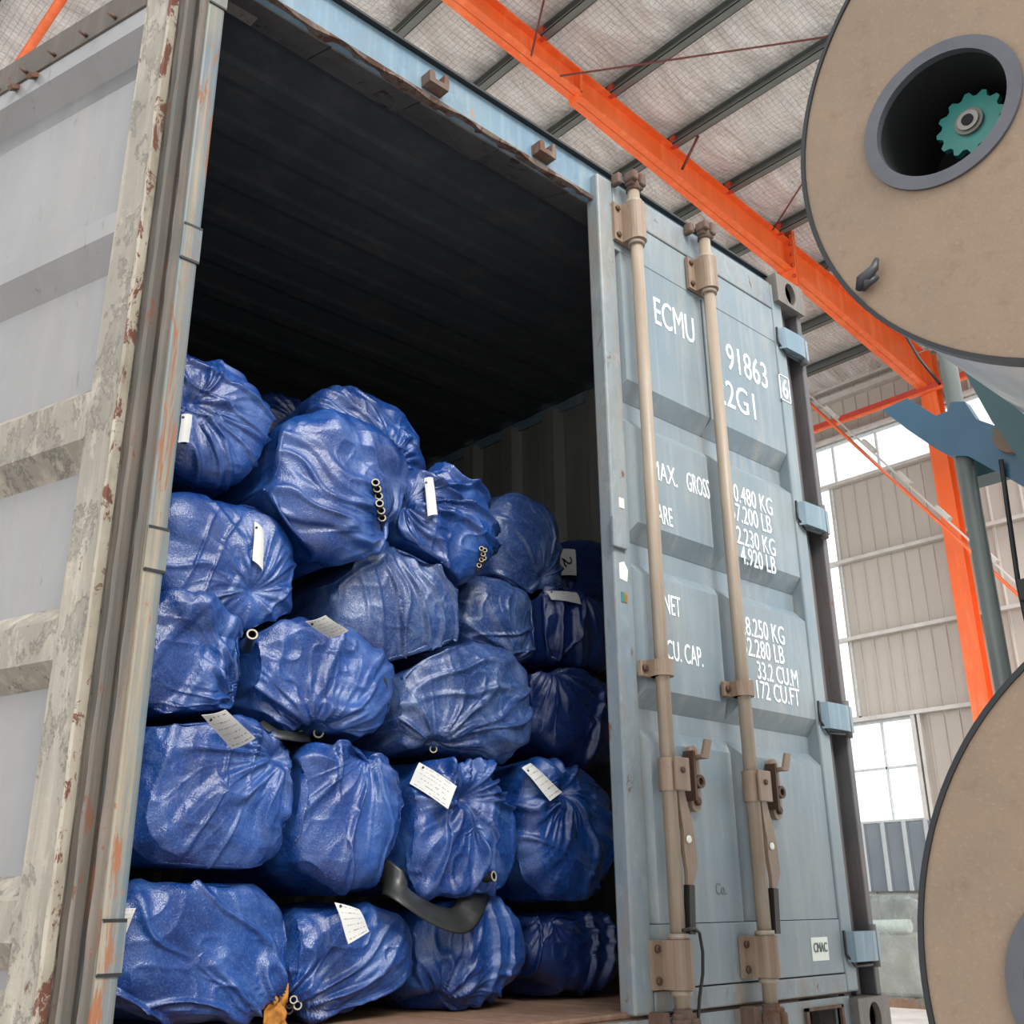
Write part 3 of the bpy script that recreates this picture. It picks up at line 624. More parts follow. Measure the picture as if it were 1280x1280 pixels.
# seal wire hanging from the first rod
wi = [(1.405, -.072, .322), (1.43, -.078, .326), (1.455, -.07, .326), (1.487, -.06, .315), (1.500, -.056, .27), (1.497, -.054, .22), (1.482, -.05, .165), (1.470, -.05, .11), (1.468, -.05, .08)]
sub(MB().tube(wi, .0042, 8), 'seal_wire', 'handle_dark')

# ---- left leaf (swung right round, inner face showing)
th = math.radians(15.8); DD = Vector((-math.sin(th), math.cos(th), 0)); DN = Vector((-math.cos(th), -math.sin(th), 0)); DA = Vector((-.010, .05, 0))
def dbox(s0, s1, t0, t1, z0, z1, m=None):
    m = m or MB(); P = lambda s_, t, z: DA+DD*s_+DN*t+Vector((0, 0, z))
    return m.hexa([P(s0, t0, z0), P(s1, t0, z0), P(s1, t1, z0), P(s0, t1, z0), P(s0, t0, z1), P(s1, t0, z1), P(s1, t1, z1), P(s0, t1, z1)])
def dprofile(pl_, s0, s1, m=None):      # profile in (t,z) swept along s
    m = m or MB(); n = len(pl_); P = lambda s_, t, z: DA+DD*s_+DN*t+Vector((0, 0, z))
    v = [P(s0, t, z) for t, z in pl_]+[P(s1, t, z) for t, z in pl_]
    return m.add(v, [(i, (i+1) % n, n+(i+1) % n, n+i) for i in range(n)]+[tuple(range(n)), tuple(range(n, 2*n))[::-1]])
Z0, Z1, SW = .14, 2.56, 1.18
ld = part(dbox(.19, SW-.08, -.052, -.046, Z0+.05, 2.40), 'open_door_leaf', 'door_cream'); ld['label'] = 'inner panel of the open leaf'
def ragged(s0, s1, t, z0, z1, amp, seed, nz=140):     # vertical strip with a worn, wavy edge
    zz = np.linspace(z0, z1, nz); a = vnoise(zz*14, seed, 0, seed)*amp; b = vnoise(zz*11, seed+3, 0, seed)*amp; m = MB(); v = []
    for i in range(nz):
        for s_, tt in ((s0+a[i]*.5, t-.02), (s0+a[i], t), (s1-b[i], t+.001*math.sin(zz[i]*40)), (s1-b[i]*.5, t-.02)):
            p = DA+DD*s_+DN*tt; v.append((p.x, p.y, zz[i]))
    m.add(v, [(i*4+j, i*4+j+1, i*4+5+j, i*4+4+j) for i in range(nz-1) for j in range(3)]); return m
sub(dbox(.106, .200, -.05, .0, Z0, Z1), 'stile', 'door_frame_cream', ld)
sub(dbox(SW-.1, SW, -.05, .0, Z0, Z1), 'stile', 'door_frame_cream', ld)
sub(ragged(.094, .107, .008, Z0, Z1, .003, 2), 'lip', 'lip', ld)
sub(ragged(.038, .095, -.016, Z0, Z1, .002, 4), 'gasket', 'gasket', ld)
sub(ragged(.028, .042, .012, Z0, Z1, .002, 6), 'gasket_ridge', 'gasket', ld)
sub(ragged(-.004, .032, -.018, Z0, Z1, .002, 8), 'gasket_edge', 'gasket_dark', ld)
sub(ragged(-.016, .000, .004, Z0, Z1, .002, 9), 'gasket_fin', 'gasket', ld)
# top: gasket band, flange, deep bevel to the panel
sub(dprofile([(-.046, 2.30), (-.046, 2.35), (0, 2.402), (0, 2.455), (-.05, 2.455), (-.05, 2.30)], .2, SW-.1), 'top_rail', 'door_cream', ld)
sub(dprofile([(-.008, 2.455), (.004, 2.46), (.004, 2.55), (-.008, 2.56), (-.05, 2.56), (-.05, 2.455)], .2, SW-.1), 'top_gasket', 'gasket_dark', ld)
for s_ in (.31, .42, .545, .66, .78, .9): p = DA+DD*s_+DN*.004+Vector((0, 0, 2.475)); sub(MB().tube([p, p+DN*.010, p+DN*.014+DD*.012+Vector((0, 0, .012))], .005, 8), 'gasket_screw', 'bolt', ld)
for s_ in (.62, .70): p = DA+DD*s_+DN*.0+Vector((0, 0, 2.448)); sub(MB().bar(p, p+DN*.02-Vector((0, 0, .014)), .02, .012), 'bracket_stub', 'rust', ld)
for c0, c1, b0 in ((1.806, 1.86, 1.735), (1.300, 1.405, 1.245), (.834, .914, .79), (.33, .40, .28)):
    sub(dprofile([(-.048, b0), (-.002, c0), (-.001, c1), (-.048, c1+.045)], .2, SW-.1), 'rib', 'door_cream' if c0 > 1.7 else 'door_frame_cream', ld)
sub(dprofile([(-.05, Z0), (0, Z0), (0, .20), (-.046, .25)], .2, SW-.1), 'bottom_rail', 'door_frame_cream', ld)
# hinge lugs between post and leaf
for z in (1.705, 1.022, .325, 2.40):
    hz = .042
    m = MB(); m.prism([(.001, .0285), (.010, .0275), (.044, .0275), (.0445, .05), (.0, .07)], (0, 0, z-hz), (1, 0, 0), (0, 1, 0), (0, 0, 1), 2*hz)
    sub(m, 'hinge', 'post_blue', ld)
    for e_ in (-1, 1): sub(MB().box(.002, .0435, .0268, .06, z+e_*hz-.0035, z+e_*hz+.002), 'hinge_gap', 'black', ld)

# ---- trailer carrying the container
tr = thing('container_trailer', 'low steel trailer chassis carrying the freight container', 'trailer', (1.2, 3, GZ))
for x in (.75, 1.69): MB().box(x-.07, x+.07, .1, 6.4, -.34, -.004).build('chassis_beam', 'chassis', tr)
for yy in (.12, 3.0, 5.9): MB().box(.05, 2.39, yy, yy+.14, -.12, -.004).build('bolster', 'chassis', tr)
for yy in (1.2, 2.5):
    MB().tube([(.1, yy, -.66), (2.34, yy, -.66)], .06, 16).build('axle', 'chassis', tr)
    for x in (.05, .34, 1.84, 2.13):
        w = MB().ring((x, yy, -.66), (1, 0, 0), .28, .49, .25, 32).build('tyre', 'black', tr); MB().ring((x+.03, yy, -.66), (1, 0, 0), .06, .28, .16, 24).build('wheel_rim', 'steel', tr)
    for x in (.75, 1.69): MB().box(x-.05, x+.05, yy-.2, yy+.2, -.62, -.33).build('suspension', 'chassis', tr)

# ================================================================== BAGS
def ridge(n, p=3.0): return np.clip(1-np.abs(2*n-1), 0, 1)**p
def fold(n, w=.16): return np.exp(-((n-.5)/w*2)**2)
BVH = {}; SHAPE = {}
GRP = 'blue bags stacked in the container'
def bag(key, x0, x1, z0, z1, y, seed, tie=(0, 0), amp=1.0, streak=(80, 1.0), mat='bag', label='', length=.46, flop=.0, sq=2.5, bulge=.095, tiltx=0.0, probe=False):
    """one roll of goods sewn into blue woven plastic; x/z extent is the silhouette measured at depth y=.3"""
    k = (y-CAM[1])/(.3-CAM[1]); x0, x1, z0, z1 = [CAM[i]+(v-CAM[i])*k for i, v in ((0, x0), (0, x1), (2, z0), (2, z1))]
    z0 = max(z0, ZF+.004); a, b = (x1-x0)/2, (z1-z0)/2; cx, cz = (x0+x1)/2, (z0+z1)/2
    if probe: SHAPE[key] = (cx, cz, a, b, y, length, sq); return
    nu, nc, ns = 190, 110, 34
    th_ = np.linspace(0, 2*np.pi, nu, endpoint=False)
    ph_ = np.concatenate([np.linspace(1e-5, 1, nc)**.9*np.pi/2, np.full(ns, np.pi/2)]); sd = np.concatenate([np.zeros(nc), np.linspace(0, length, ns+1)[1:]])
    T_, P_ = np.meshgrid(th_, ph_); S_ = np.repeat(sd[:, None], nu, 1)
    ct_, st_ = np.cos(T_), np.sin(T_); rr = (np.abs(ct_)**sq+np.abs(st_)**sq)**(-1/sq)
    e = 2/2.9; rho = np.sin(P_)**e; dep = bulge*(1-np.cos(P_)**e)
    X = a*rho*rr*ct_; Z = b*rho*rr*st_; Y = dep+S_
    # keep the bag slightly narrower toward its back and give it a lumpy outline
    lum = (vnoise(ct_*1.3+3, st_*1.3+2, S_*2+seed, seed)-.5)*.16*rho+ (vnoise(ct_*2.6+3, st_*2.6+2, S_*3+seed, seed+1)-.5)*.09*rho
    X = X*(1+lum*.9)*(1-.04*S_); Z = Z*(1+lum*.7)*(1-.04*S_)
    Z = np.where(Z < 0, np.maximum(Z, -b), Z)
    touch = np.zeros_like(X)
    def clash2(s_, X, Z, kx, kz, ka, kb, ksq):
        own = (np.abs(X*s_/a)**sq+np.abs(Z*s_/b)**sq)**(1/sq); oth = (np.abs((X*s_+cx-kx)/ka)**ksq+np.abs((Z*s_+cz-kz)/kb)**ksq)**(1/ksq)
        return (oth < own+.04) & (oth < 1.12)
    # squeeze flat against the neighbours (shared contact faces instead of overlap)
    for (kx, kz, ka, kb, ky, kl, ksq) in [v_ for k_, v_ in SHAPE.items() if k_ != key]:
        if y+length < ky-.05 or ky+kl < y-.05: continue
        on = ((y-bulge+Y) > ky-.125) & ((y-bulge+Y) < ky+kl+.09)
        def clash(s_):
            own = (np.abs(X*s_/a)**sq+np.abs(Z*s_/b)**sq)**(1/sq); oth = (np.abs((X*s_+cx-kx)/ka)**ksq+np.abs((Z*s_+cz-kz)/kb)**ksq)**(1/ksq)
            return (oth < own+.08) & (oth < 1.12)
        lo_, hi_ = np.full(X.shape, .3), np.ones(X.shape); need = on & clash(hi_)
        for _ in range(11): md = (lo_+hi_)/2; c_ = clash(md); hi_ = np.where(c_, md, hi_); lo_ = np.where(c_, lo_, md)
        s_ = np.where(need, 1-(1-lo_)*np.clip((y-bulge+Y-ky+.125)/.05, 0, 1), 1.0); touch = np.maximum(touch, np.clip((1-s_)*12, 0, 1)); X = X*s_; Z = Z*s_
    # displacement along the normal
    Pq = np.stack([X, Y, Z], -1); du = np.roll(Pq, -1, 1)-np.roll(Pq, 1, 1); dv_ = np.gradient(Pq, axis=0); N = np.cross(dv_, du); N /= np.linalg.norm(N, axis=-1, keepdims=True)+1e-9
    if N[5, 0, 1] > 0: N = -N
    qx, qz = X/a-tie[0], Z/b-tie[1]; dist = np.sqrt(qx*qx+qz*qz)+S_*1.5; ang = np.arctan2(qz, qx)
    warp = (vnoise(X*6+9, Z*6, Y*6, seed+2)-.5)
    ca, sa = np.cos(ang+warp*.5), np.sin(ang+warp*.5)
    f1 = fold(vnoise(ca*3.1+7, sa*3.1+4, dist*.7+seed, seed+3), .22)*np.clip(dist/.35, 0, 1)*np.exp(-np.clip(dist-.5, 0, 9)*.7)
    f2 = fold(vnoise(ca*7+7, sa*7+4, dist*.9+seed, seed+4), .2)*np.clip(dist/.5, 0, 1)*np.exp(-np.clip(dist-.35, 0, 9)*1.3)
    al = math.radians(streak[0]); sx, sz = math.cos(al), math.sin(al); lo = X*sx+Z*sz; ac = -X*sz+Z*sx
    wv = (vnoise(X*7, Z*7, seed, seed+5)-.5)*.05
    f3 = fold(vnoise(lo*3+5, (ac+wv)*17, Y*2+seed, seed+6), .16)*vnoise(lo*5, ac*5, Y*5+3, seed+7)
    f4 = ridge(vnoise(X*22+wv*40, Z*22, Y*22, seed+8), 2.2)*vnoise(X*6, Z*6, Y*6+3, seed+9)
    big = vnoise(X*7+3, Z*7, Y*5, seed+10)-.5; mid_ = vnoise(X*15+3, Z*15, Y*11, seed+11)-.5
    d = amp*(.015*f1+.005*f2+.017*f3*streak[1]+.0055*f4)+.034*big+.007*mid_
    cent = np.clip((dist-.02)/.2, 0, 1); d = d*(.35+.65*cent)-.028*amp*np.exp(-(dist/.13)**2)
    d -= .016*amp
    d = d*(1-.9*touch)-.006*touch
    if flop > 0:   # slack cloth drooping over the upper edge
        d += flop*np.clip((Z/b-.35)/.3, 0, 1)*np.exp(-(S_/.12)**2)*(.4+.9*vnoise(T_*3, S_*9, 2, seed+12))
    pen = np.clip(N[..., 2], -1, 0)*0
    V = Pq+N*d[..., None]
    for (kx, kz, ka, kb, ky, kl, ksq) in [v_ for k_, v_ in SHAPE.items() if k_ != key]:
        if y+length < ky-.05 or ky+kl < y-.05: continue
        X, Z = V[..., 0].copy(), V[..., 2].copy(); on = ((y-bulge+V[..., 1]) > ky-.125) & ((y-bulge+V[..., 1]) < ky+kl+.09)
        lo_, hi_ = np.full(X.shape, .3), np.ones(X.shape); need = on & clash2(hi_, X, Z, kx, kz, ka, kb, ksq)
        if not need.any(): continue
        for _ in range(11): md = (lo_+hi_)/2; c_ = clash2(md, X, Z, kx, kz, ka, kb, ksq); hi_ = np.where(c_, md, hi_); lo_ = np.where(c_, lo_, md)
        s_ = np.where(need, 1-(1-lo_)*np.clip((y-bulge+V[..., 1]-ky+.125)/.05, 0, 1), 1.0); V[..., 0] = X*s_; V[..., 2] = Z*s_
    V[..., 0] += cx; V[..., 1] += y-bulge; V[..., 2] += cz+tiltx*S_
    V[..., 2] = np.maximum(V[..., 2], ZF+.003); V[..., 0] = np.clip(V[..., 0], .052, XR-.09)
    base = (cx, y+length*.4, max(cz-b, ZF+.003))
    root = thing('cargo_bag', label, 'bag', base, GRP)
    o = grid_mesh('wrapping', mat, V, nu, len(ph_), root, base, closed_u=True)
    # close the back end
    F = [list(range(nu*(len(ph_)-1), nu*len(ph_)))]; Vf = V.reshape(-1, 3)
    MB().add(Vf[F[0]], [tuple(range(nu))]).build('back_end', mat, root, base)
    fc = []
    st3 = 2; Vs = V[:nc+6:st3, ::st3].reshape(-1, 3); m_ = nu//st3; r_ = len(range(0, nc+6, st3))
    for i in range(r_-1):
        for j in range(m_): fc.append((i*m_+j, i*m_+(j+1) % m_, (i+1)*m_+(j+1) % m_, (i+1)*m_+j))
    BVH[key] = (BVHTree.FromPolygons([tuple(p) for p in Vs], fc), root, base)
    return root
BG = [
 # key x0 x1 z0 z1 y seed tie amp streak mat label
 ('e1', .085, .515, .150, .455, .40, 11, (.9, -.9), 1.2, (-38, 1.4), 'bag', 'shiny blue bag on the container floor beside the left post', {}),
 ('e2', .49, .835, .150, .405, .42, 12, (-.9, -.9), 1.0, (38, 1.3), 'bag', 'blue bag on the floor with a tilted white tag at its top', {}),
 ('e3', .83, 1.195, .150, .425, .42, 13, (-.6, -.9), .9, (85, 1.3), 'bag', 'blue floor bag below the black flat hose', {}),
 ('e4', 1.19, 1.545, .150, .385, .44, 14, (-.6, .9), 1.1, (80, 1.2), 'bag_shaded', 'shaded blue floor bag in the corner beside the closed door', {}),
 ('d1', .115, .505, .435, .785, .36, 21, (.7, .5), 1.0, (75, 1.1), 'bag', 'large blue bag in the second layer by the left post with a white tag', {}),
 ('d2', .470, .815, .410, .760, .36, 22, (.3, .95), 1.2, (100, 1.2), 'bag', 'glossy blue bag without a tag in the second layer', {}),
 ('d3', .800, 1.185, .385, .745, .36, 23, (-.1, .4), 1.3, (85, 1.4), 'bag', 'crinkled blue bag with a wide white tag and one pipe end poking out', {}),
 ('d4', 1.175, 1.56, .375, .755, .40, 24, (-.2, .6), 1.2, (-30, 1.2), 'bag', 'blue bag with a slanted white tag beside the closed door', {}),
 ('c1', .075, .365, .735, 1.03, .38, 31, (.95, -.6), 1.5, (60, 1.6), 'bag', 'crumpled blue bag with gathered cloth by the left post', {'flop': .03}),
 ('c2', .355, .775, .735, 1.025, .36, 32, (-.1, -1.0), 1.4, (72, 1.6), 'bag', 'pleated blue bag with a white tag and two pipe ends below', {'flop': .01}),
 ('c3', .755, 1.250, .715, 1.04, .38, 33, (-.5, -.8), 1.0, (20, 1.0), 'bag_dusty', 'wide dusty blue bag in the middle of the stack', {}),
 ('c4', 1.245, 1.60, .735, 1.025, .50, 34, (-.7, .9), 1.1, (70, 1.2), 'bag_shaded', 'plain shaded blue bag without a tag beside the closed door', {}),
 ('b1', .095, .475, .945, 1.275, .42, 41, (.3, -.4), .6, (70, .7), 'bag', 'smooth blue bag with an upright white tag near the left post', {}),
 ('b2', .560, .975, .920, 1.265, .42, 42, (.1, 1.3), .9, (105, 1.5), 'bag_dusty', 'dusty pale blue bag with long vertical pleats', {}),
 ('b3', .945, 1.265, .975, 1.24, .56, 43, (.3, -.9), .9, (10, 1.2), 'bag_dusty', 'flat dusty blue bag behind the wide dusty one', {}),
 ('b4', 1.235, 1.58, 1.005, 1.265, .52, 44, (.0, 1.2), 1.0, (90, 1.3), 'bag_shaded', 'shaded blue bag under a flat white tag beside the closed door', {}),
 ('a1', .055, .385, 1.280, 1.595, .42, 51, (-.4, .1), .9, (-20, 1.1), 'bag', 'blue bag at the top of the pile half hidden by the left post', {}),
 ('a2', .355, .765, 1.155, 1.560, .36, 52, (.85, -.35), 1.1, (-15, 1.2), 'bag', 'big blue bag at the top with a row of pipe ends', {'flop': .02}),
 ('a2b', .475, .83, 1.385, 1.655, .62, 53, (.2, -.5), 1.0, (-35, 1.2), 'bag', 'topmost blue bag folded over behind the big one', {'flop': .02, 'length': .36}),
 ('a3', .755, 1.10, 1.180, 1.510, .42, 54, (-1.0, .2), 1.2, (-28, 1.5), 'bag', 'pleated blue bag on top with a narrow white strip', {'flop': .012}),
 ('a4', 1.070, 1.365, 1.190, 1.530, .60, 55, (.3, -.6), .7, (-15, .8), 'bag_dusty', 'dull blue bag at the top next to the numbered tag', {}),
 ('a5', 1.335, 1.70, 1.170, 1.450, .72, 56, (.2, -.6), .6, (30, .8), 'bag_shaded', 'blue bag at the top right in the shade of the door', {}),
 ('g1', .385, .60, 1.03, 1.26, 1.06, 57, (.2, .2), .6, (60, .8), 'bag_shaded', 'shaded blue bag deep in the gap below the big top bag', {'length': .4}),
 ('g2', .30, .56, 1.33, 1.58, 1.14, 58, (.2, .2), .6, (60, .8), 'bag_shaded', 'blue bag barely showing behind the two top left bags', {'length': .4}),
 ('g3', 1.10, 1.38, .95, 1.19, 1.28, 59, (.2, .2), .6, (60, .8), 'bag_shaded', 'blue bag in the dark behind the flat dusty one', {'length': .4}),
]
for probe_ in (True, False):
    for key, x0, x1, z0, z1, y, seed, tie_, amp, stk, mt, lab, kw in BG: bag(key, x0, x1, z0, z1, y, seed, tie_, amp, stk, mt, lab, probe=probe_, **kw)
def hit(key, u, v, back=.0):
    t, root, base = BVH[key]; d = Vector(ray(u, v)).normalized(); r = t.ray_cast(Vector(CAM), d)
    p = r[0] if r[0] is not None else Vector(at_y(u, v, base[1]-.35))
    return p-d*back
# paper tags
def paper(key, q, mat='tag', lift=.006, digit=None):
    """four image corners -> a stiff card lying against its bag"""
    root, base = BVH[key][1:]; cu, cv = sum(p[0] for p in q)/4, sum(p[1] for p in q)/4; c = hit(key, cu, cv, lift)
    rows_ = []; dc = (c-Vector(CAM)).dot(Vector(CF))
    for i in range(7):
        for j in range(7):
            a, b = i/6, j/6; uv = [(q[0][k]*(1-a)+q[1][k]*a)*(1-b)+(q[3][k]*(1-a)+q[2][k]*a)*b for k in (0, 1)]
            dz = (hit(key, *uv)-Vector(CAM)).dot(Vector(CF))
            if abs(dz-dc) < .12: rows_.append((uv[0]-cu, uv[1]-cv, 1, 1/dz))
    R4 = np.array(rows_); co = np.linalg.lstsq(R4[:, :3], R4[:, 3], rcond=None)[0]; co[2] += max(0, (R4[:, 3]-R4[:, :3]@co).max())
    pts = [Vector(CAM)+Vector(ray(*p))*(1/(co[0]*(p[0]-cu)+co[1]*(p[1]-cv)+co[2])-lift) for p in q]
    pts = np.array([tuple(p) for p in pts]); cen = pts.mean(0); n = np.cross(pts[1]-pts[0], pts[3]-pts[0]); n /= np.linalg.norm(n)
    if np.dot(n, CAM-cen) < 0: n = -n
    N_ = 8; V = []; UV = []
    for j in range(N_):
        for i in range(N_):
            a, b = i/(N_-1), j/(N_-1); p = (pts[0]*(1-a)+pts[1]*a)*(1-b)+(pts[3]*(1-a)+pts[2]*a)*b
            V.append(p+n*.004*math.sin(a*math.pi)+n*.002*math.sin(b*5)); UV.append((a, b))
    me = bpy.data.meshes.new('paper_tag'); V = [tuple(np.array(p)-np.array(base)) for p in V]
    F = [(j*N_+i, j*N_+i+1, (j+1)*N_+i+1, (j+1)*N_+i) for j in range(N_-1) for i in range(N_-1)]
    me.from_pydata(V, [], F); uv = me.uv_layers.new(name='UVMap')
    for l in me.loops: uv.data[l.index].uv = UV[l.vertex_index]
    me.materials.append(M[mat]); o = link('paper_tag', me, root, base); o['label'] = 'white paper tag'
    sm_ = o.modifiers.new('card', 'SOLIDIFY'); sm_.thickness = .0012; sm_.offset = 0
    # dark eyelet near one corner
    ey = pts[0]*.86+pts[2]*.14+n*.004; MB().tube([ey, ey+n*.0015], .0032, 10).build('eyelet', 'ink', root)
    return pts, n, root
paper('a3', [(530, 598), (541, 597), (547, 643), (535, 645)], 'tag_plain')
paper('b1', [(318, 652), (329, 662), (329, 713), (316, 700)], 'tag_plain')
paper('c2', [(382, 777), (407, 769), (436, 789), (411, 798)])
paper('d1', [(252, 894), (282, 887), (320, 923), (290, 937)])
paper('d3', [(524, 953), (571, 983), (560, 1011), (512, 979)])
paper('d4', [(652, 960), (663, 954), (703, 990), (688, 1001)])
paper('e2', [(418, 1128), (449, 1137), (462, 1164), (436, 1180)])
pts, n_, rt = paper('a5', [(696, 686), (719, 687), (721, 719), (698, 719)], 'tag_plain', .03)
paper('b4', [(682, 739), (721, 741), (727, 755), (690, 749)])
paper('a1', [(227, 518), (240, 519), (236, 553), (223, 553)], 'tag_plain')
paper('e1', [(152, 1136), (170, 1135), (158, 1165), (140, 1168)])
# handwritten 2 on the card: strokes of ink lying on the paper
ex_ = (pts[1]-pts[0])+(pts[2]-pts[3]); ey_ = (pts[3]-pts[0])+(pts[2]-pts[1]); cen = pts.mean(0); ex_ /= 2; ey_ /= 2
stroke = [(-.2, -.17), (-.22, .02), (-.14, .12), (-.02, .12), (.06, .02), (.12, -.12), (.2, -.22), (.16, -.05), (.2, .1), (.16, .24)]
MB().tube([tuple(cen+(ex_/np.linalg.norm(ex_)*(s_[1]*.3-s_[0]*.95)+ey_/np.linalg.norm(ey_)*(s_[1]*.95+s_[0]*.3))*.075+n_*.0075) for s_ in stroke], .0026, 6).build('handwritten_two', 'ink', rt)

# pipe ends that poke out of the bags
def pipe_end(key, u, v, r, L_=.05, tone='pipe', dirv=None, lift=.0):
    root, base = BVH[key][1:]; p = hit(key, u, v, lift); d = Vector(dirv) if dirv else Vector((-.5, -.8, .12)); d.normalize()
    MB().ring(tuple(p-d*L_), tuple(d), r*.68, r, L_+.012, 20).build('pipe_end', tone, root)
    MB().ring(tuple(p+d*.0115), tuple(d), r*.72, r*1.0, .002, 20).build('pipe_rim', 'pipe_rim', root)
    MB().tube([tuple(p-d*.01), tuple(p-d*.008)], r*.7, 14).build('pipe_bore', 'hole_dark', root)
for u, v in ((469, 606), (471, 614), (473, 623), (474, 632), (476, 641), (477, 650)): pipe_end('a2', u, v, .0105, .03, lift=.005)
pipe_end('c2', 378, 920, .011, .04, lift=.006); pipe_end('c2', 398, 918, .0125, .04, lift=.006)
pipe_end('b1', 314, 796, .0125, .06, dirv=(-.3, -.8, .2), lift=.01); pipe_end('c3', 541, 938, .010, .04, lift=.006)
pipe_end('d3', 612, 1096, .0125, .07, dirv=(.25, -.8, .1), lift=.012)
for i, (u, v) in enumerate(((601, 688), (603, 695), (601, 702), (598, 709), (605, 690), (604, 700))): pipe_end('a3', u, v, .007, .02, tone='rust', lift=.004)
for i, (u, v) in enumerate(((340, 1226), (344, 1238), (350, 1236), (349, 1247), (356, 1249), (362, 1255), (367, 1250), (372, 1257), (361, 1262), (344, 1215), (342, 1205))):
    pipe_end('e2', u, v, .0085+.001*(i % 3), .02, tone='clear_tube', lift=.004)
# black flat hose lying between the layers
def flat_hose(name, label, pts_, wid, thick, loc):
    o = thing(name, label, 'hose', loc, None); m = MB(); pts_ = [Vector(p) for p in pts_]; n = len(pts_); v = []
    for i, p in enumerate(pts_):
        d = (pts_[min(i+1, n-1)]-pts_[max(i-1, 0)]).normalized(); s_ = Vector((0.1, .62, .75)); s_ = (s_-d*s_.dot(d)).normalized(); t = d.cross(s_)
        for k in range(12): a_ = 2*math.pi*k/12; v.append(p+s_*math.cos(a_)*wid/2+t*math.sin(a_)*thick/2)
    m.add(v, [(i*12+k, i*12+(k+1) % 12, (i+1)*12+(k+1) % 12, (i+1)*12+k) for i in range(n-1) for k in range(12)], True); m.build('flat_tube', 'strap', o)
    return o
def q3(u, v, y): return tuple(at_y(u, v, y))
def smooth_pts(pp, n=24):
    pp = np.array(pp); out = []
    for i in range(n):
        t = i/(n-1)*(len(pp)-1); k = min(int(t), len(pp)-2); f = t-k; p0 = pp[max(k-1, 0)]; p1 = pp[k]; p2 = pp[k+1]; p3 = pp[min(k+2, len(pp)-1)]
        out.append(.5*((2*p1)+(-p0+p2)*f+(2*p0-5*p1+4*p2-p3)*f*f+(-p0+3*p1-3*p2+p3)*f**3))
    return out
flat_hose('flat_hose', 'black flat hose drooping under the crinkled bag', smooth_pts([q3(440, 1085, .56), q3(478, 1092, .36), q3(500, 1115, .29), q3(530, 1137, .28), q3(560, 1150, .28), q3(578, 1148, .29), q3(590, 1128, .31), q3(600, 1110, .36)]), .075, .012, q3(540, 1140, .3))
flat_hose('flat_hose', 'black flat hose tucked beside the pleated bag with two pipe ends', smooth_pts([q3(455, 812, .38), q3(470, 830, .33), q3(480, 850, .31), q3(478, 868, .36), q3(465, 880, .42)]), .05, .012, q3(470, 850, .36))
flat_hose('flat_hose', 'dark flat hose between the tagged bag and the glossy untagged bag', smooth_pts([q3(325, 905, .34), q3(345, 917, .31), q3(365, 920, .31), q3(385, 922, .36)]), .03, .010, q3(350, 917, .33))
# orange rag on the floor edge
us = np.linspace(0, 1, 14); uu, vv2 = np.meshgrid(us, us); ctr = np.array(at_y(345, 1262, .36))
rx = ctr[0]+(uu-.5)*.06+(vnoise(uu*4, vv2*4, 0, 2)-.5)*.03; rz = np.maximum(ctr[2]+(vv2-.5)*.09+(vnoise(uu*5, vv2*3, 3, 2)-.5)*.02, ZF+.004); ry = ctr[1]-.02+(vnoise(uu*6, vv2*2.5, 5, 2)-.5)*.06+vv2*.03
rag = grid_mesh('rag', 'rag', np.stack([rx, ry, rz], -1), 14, 14, None, (ctr[0], ctr[1], ZF)); rag.modifiers.new('cloth', 'SOLIDIFY').thickness = .003
tag(rag, 'orange rag stuffed between the two leftmost floor bags', 'rag')

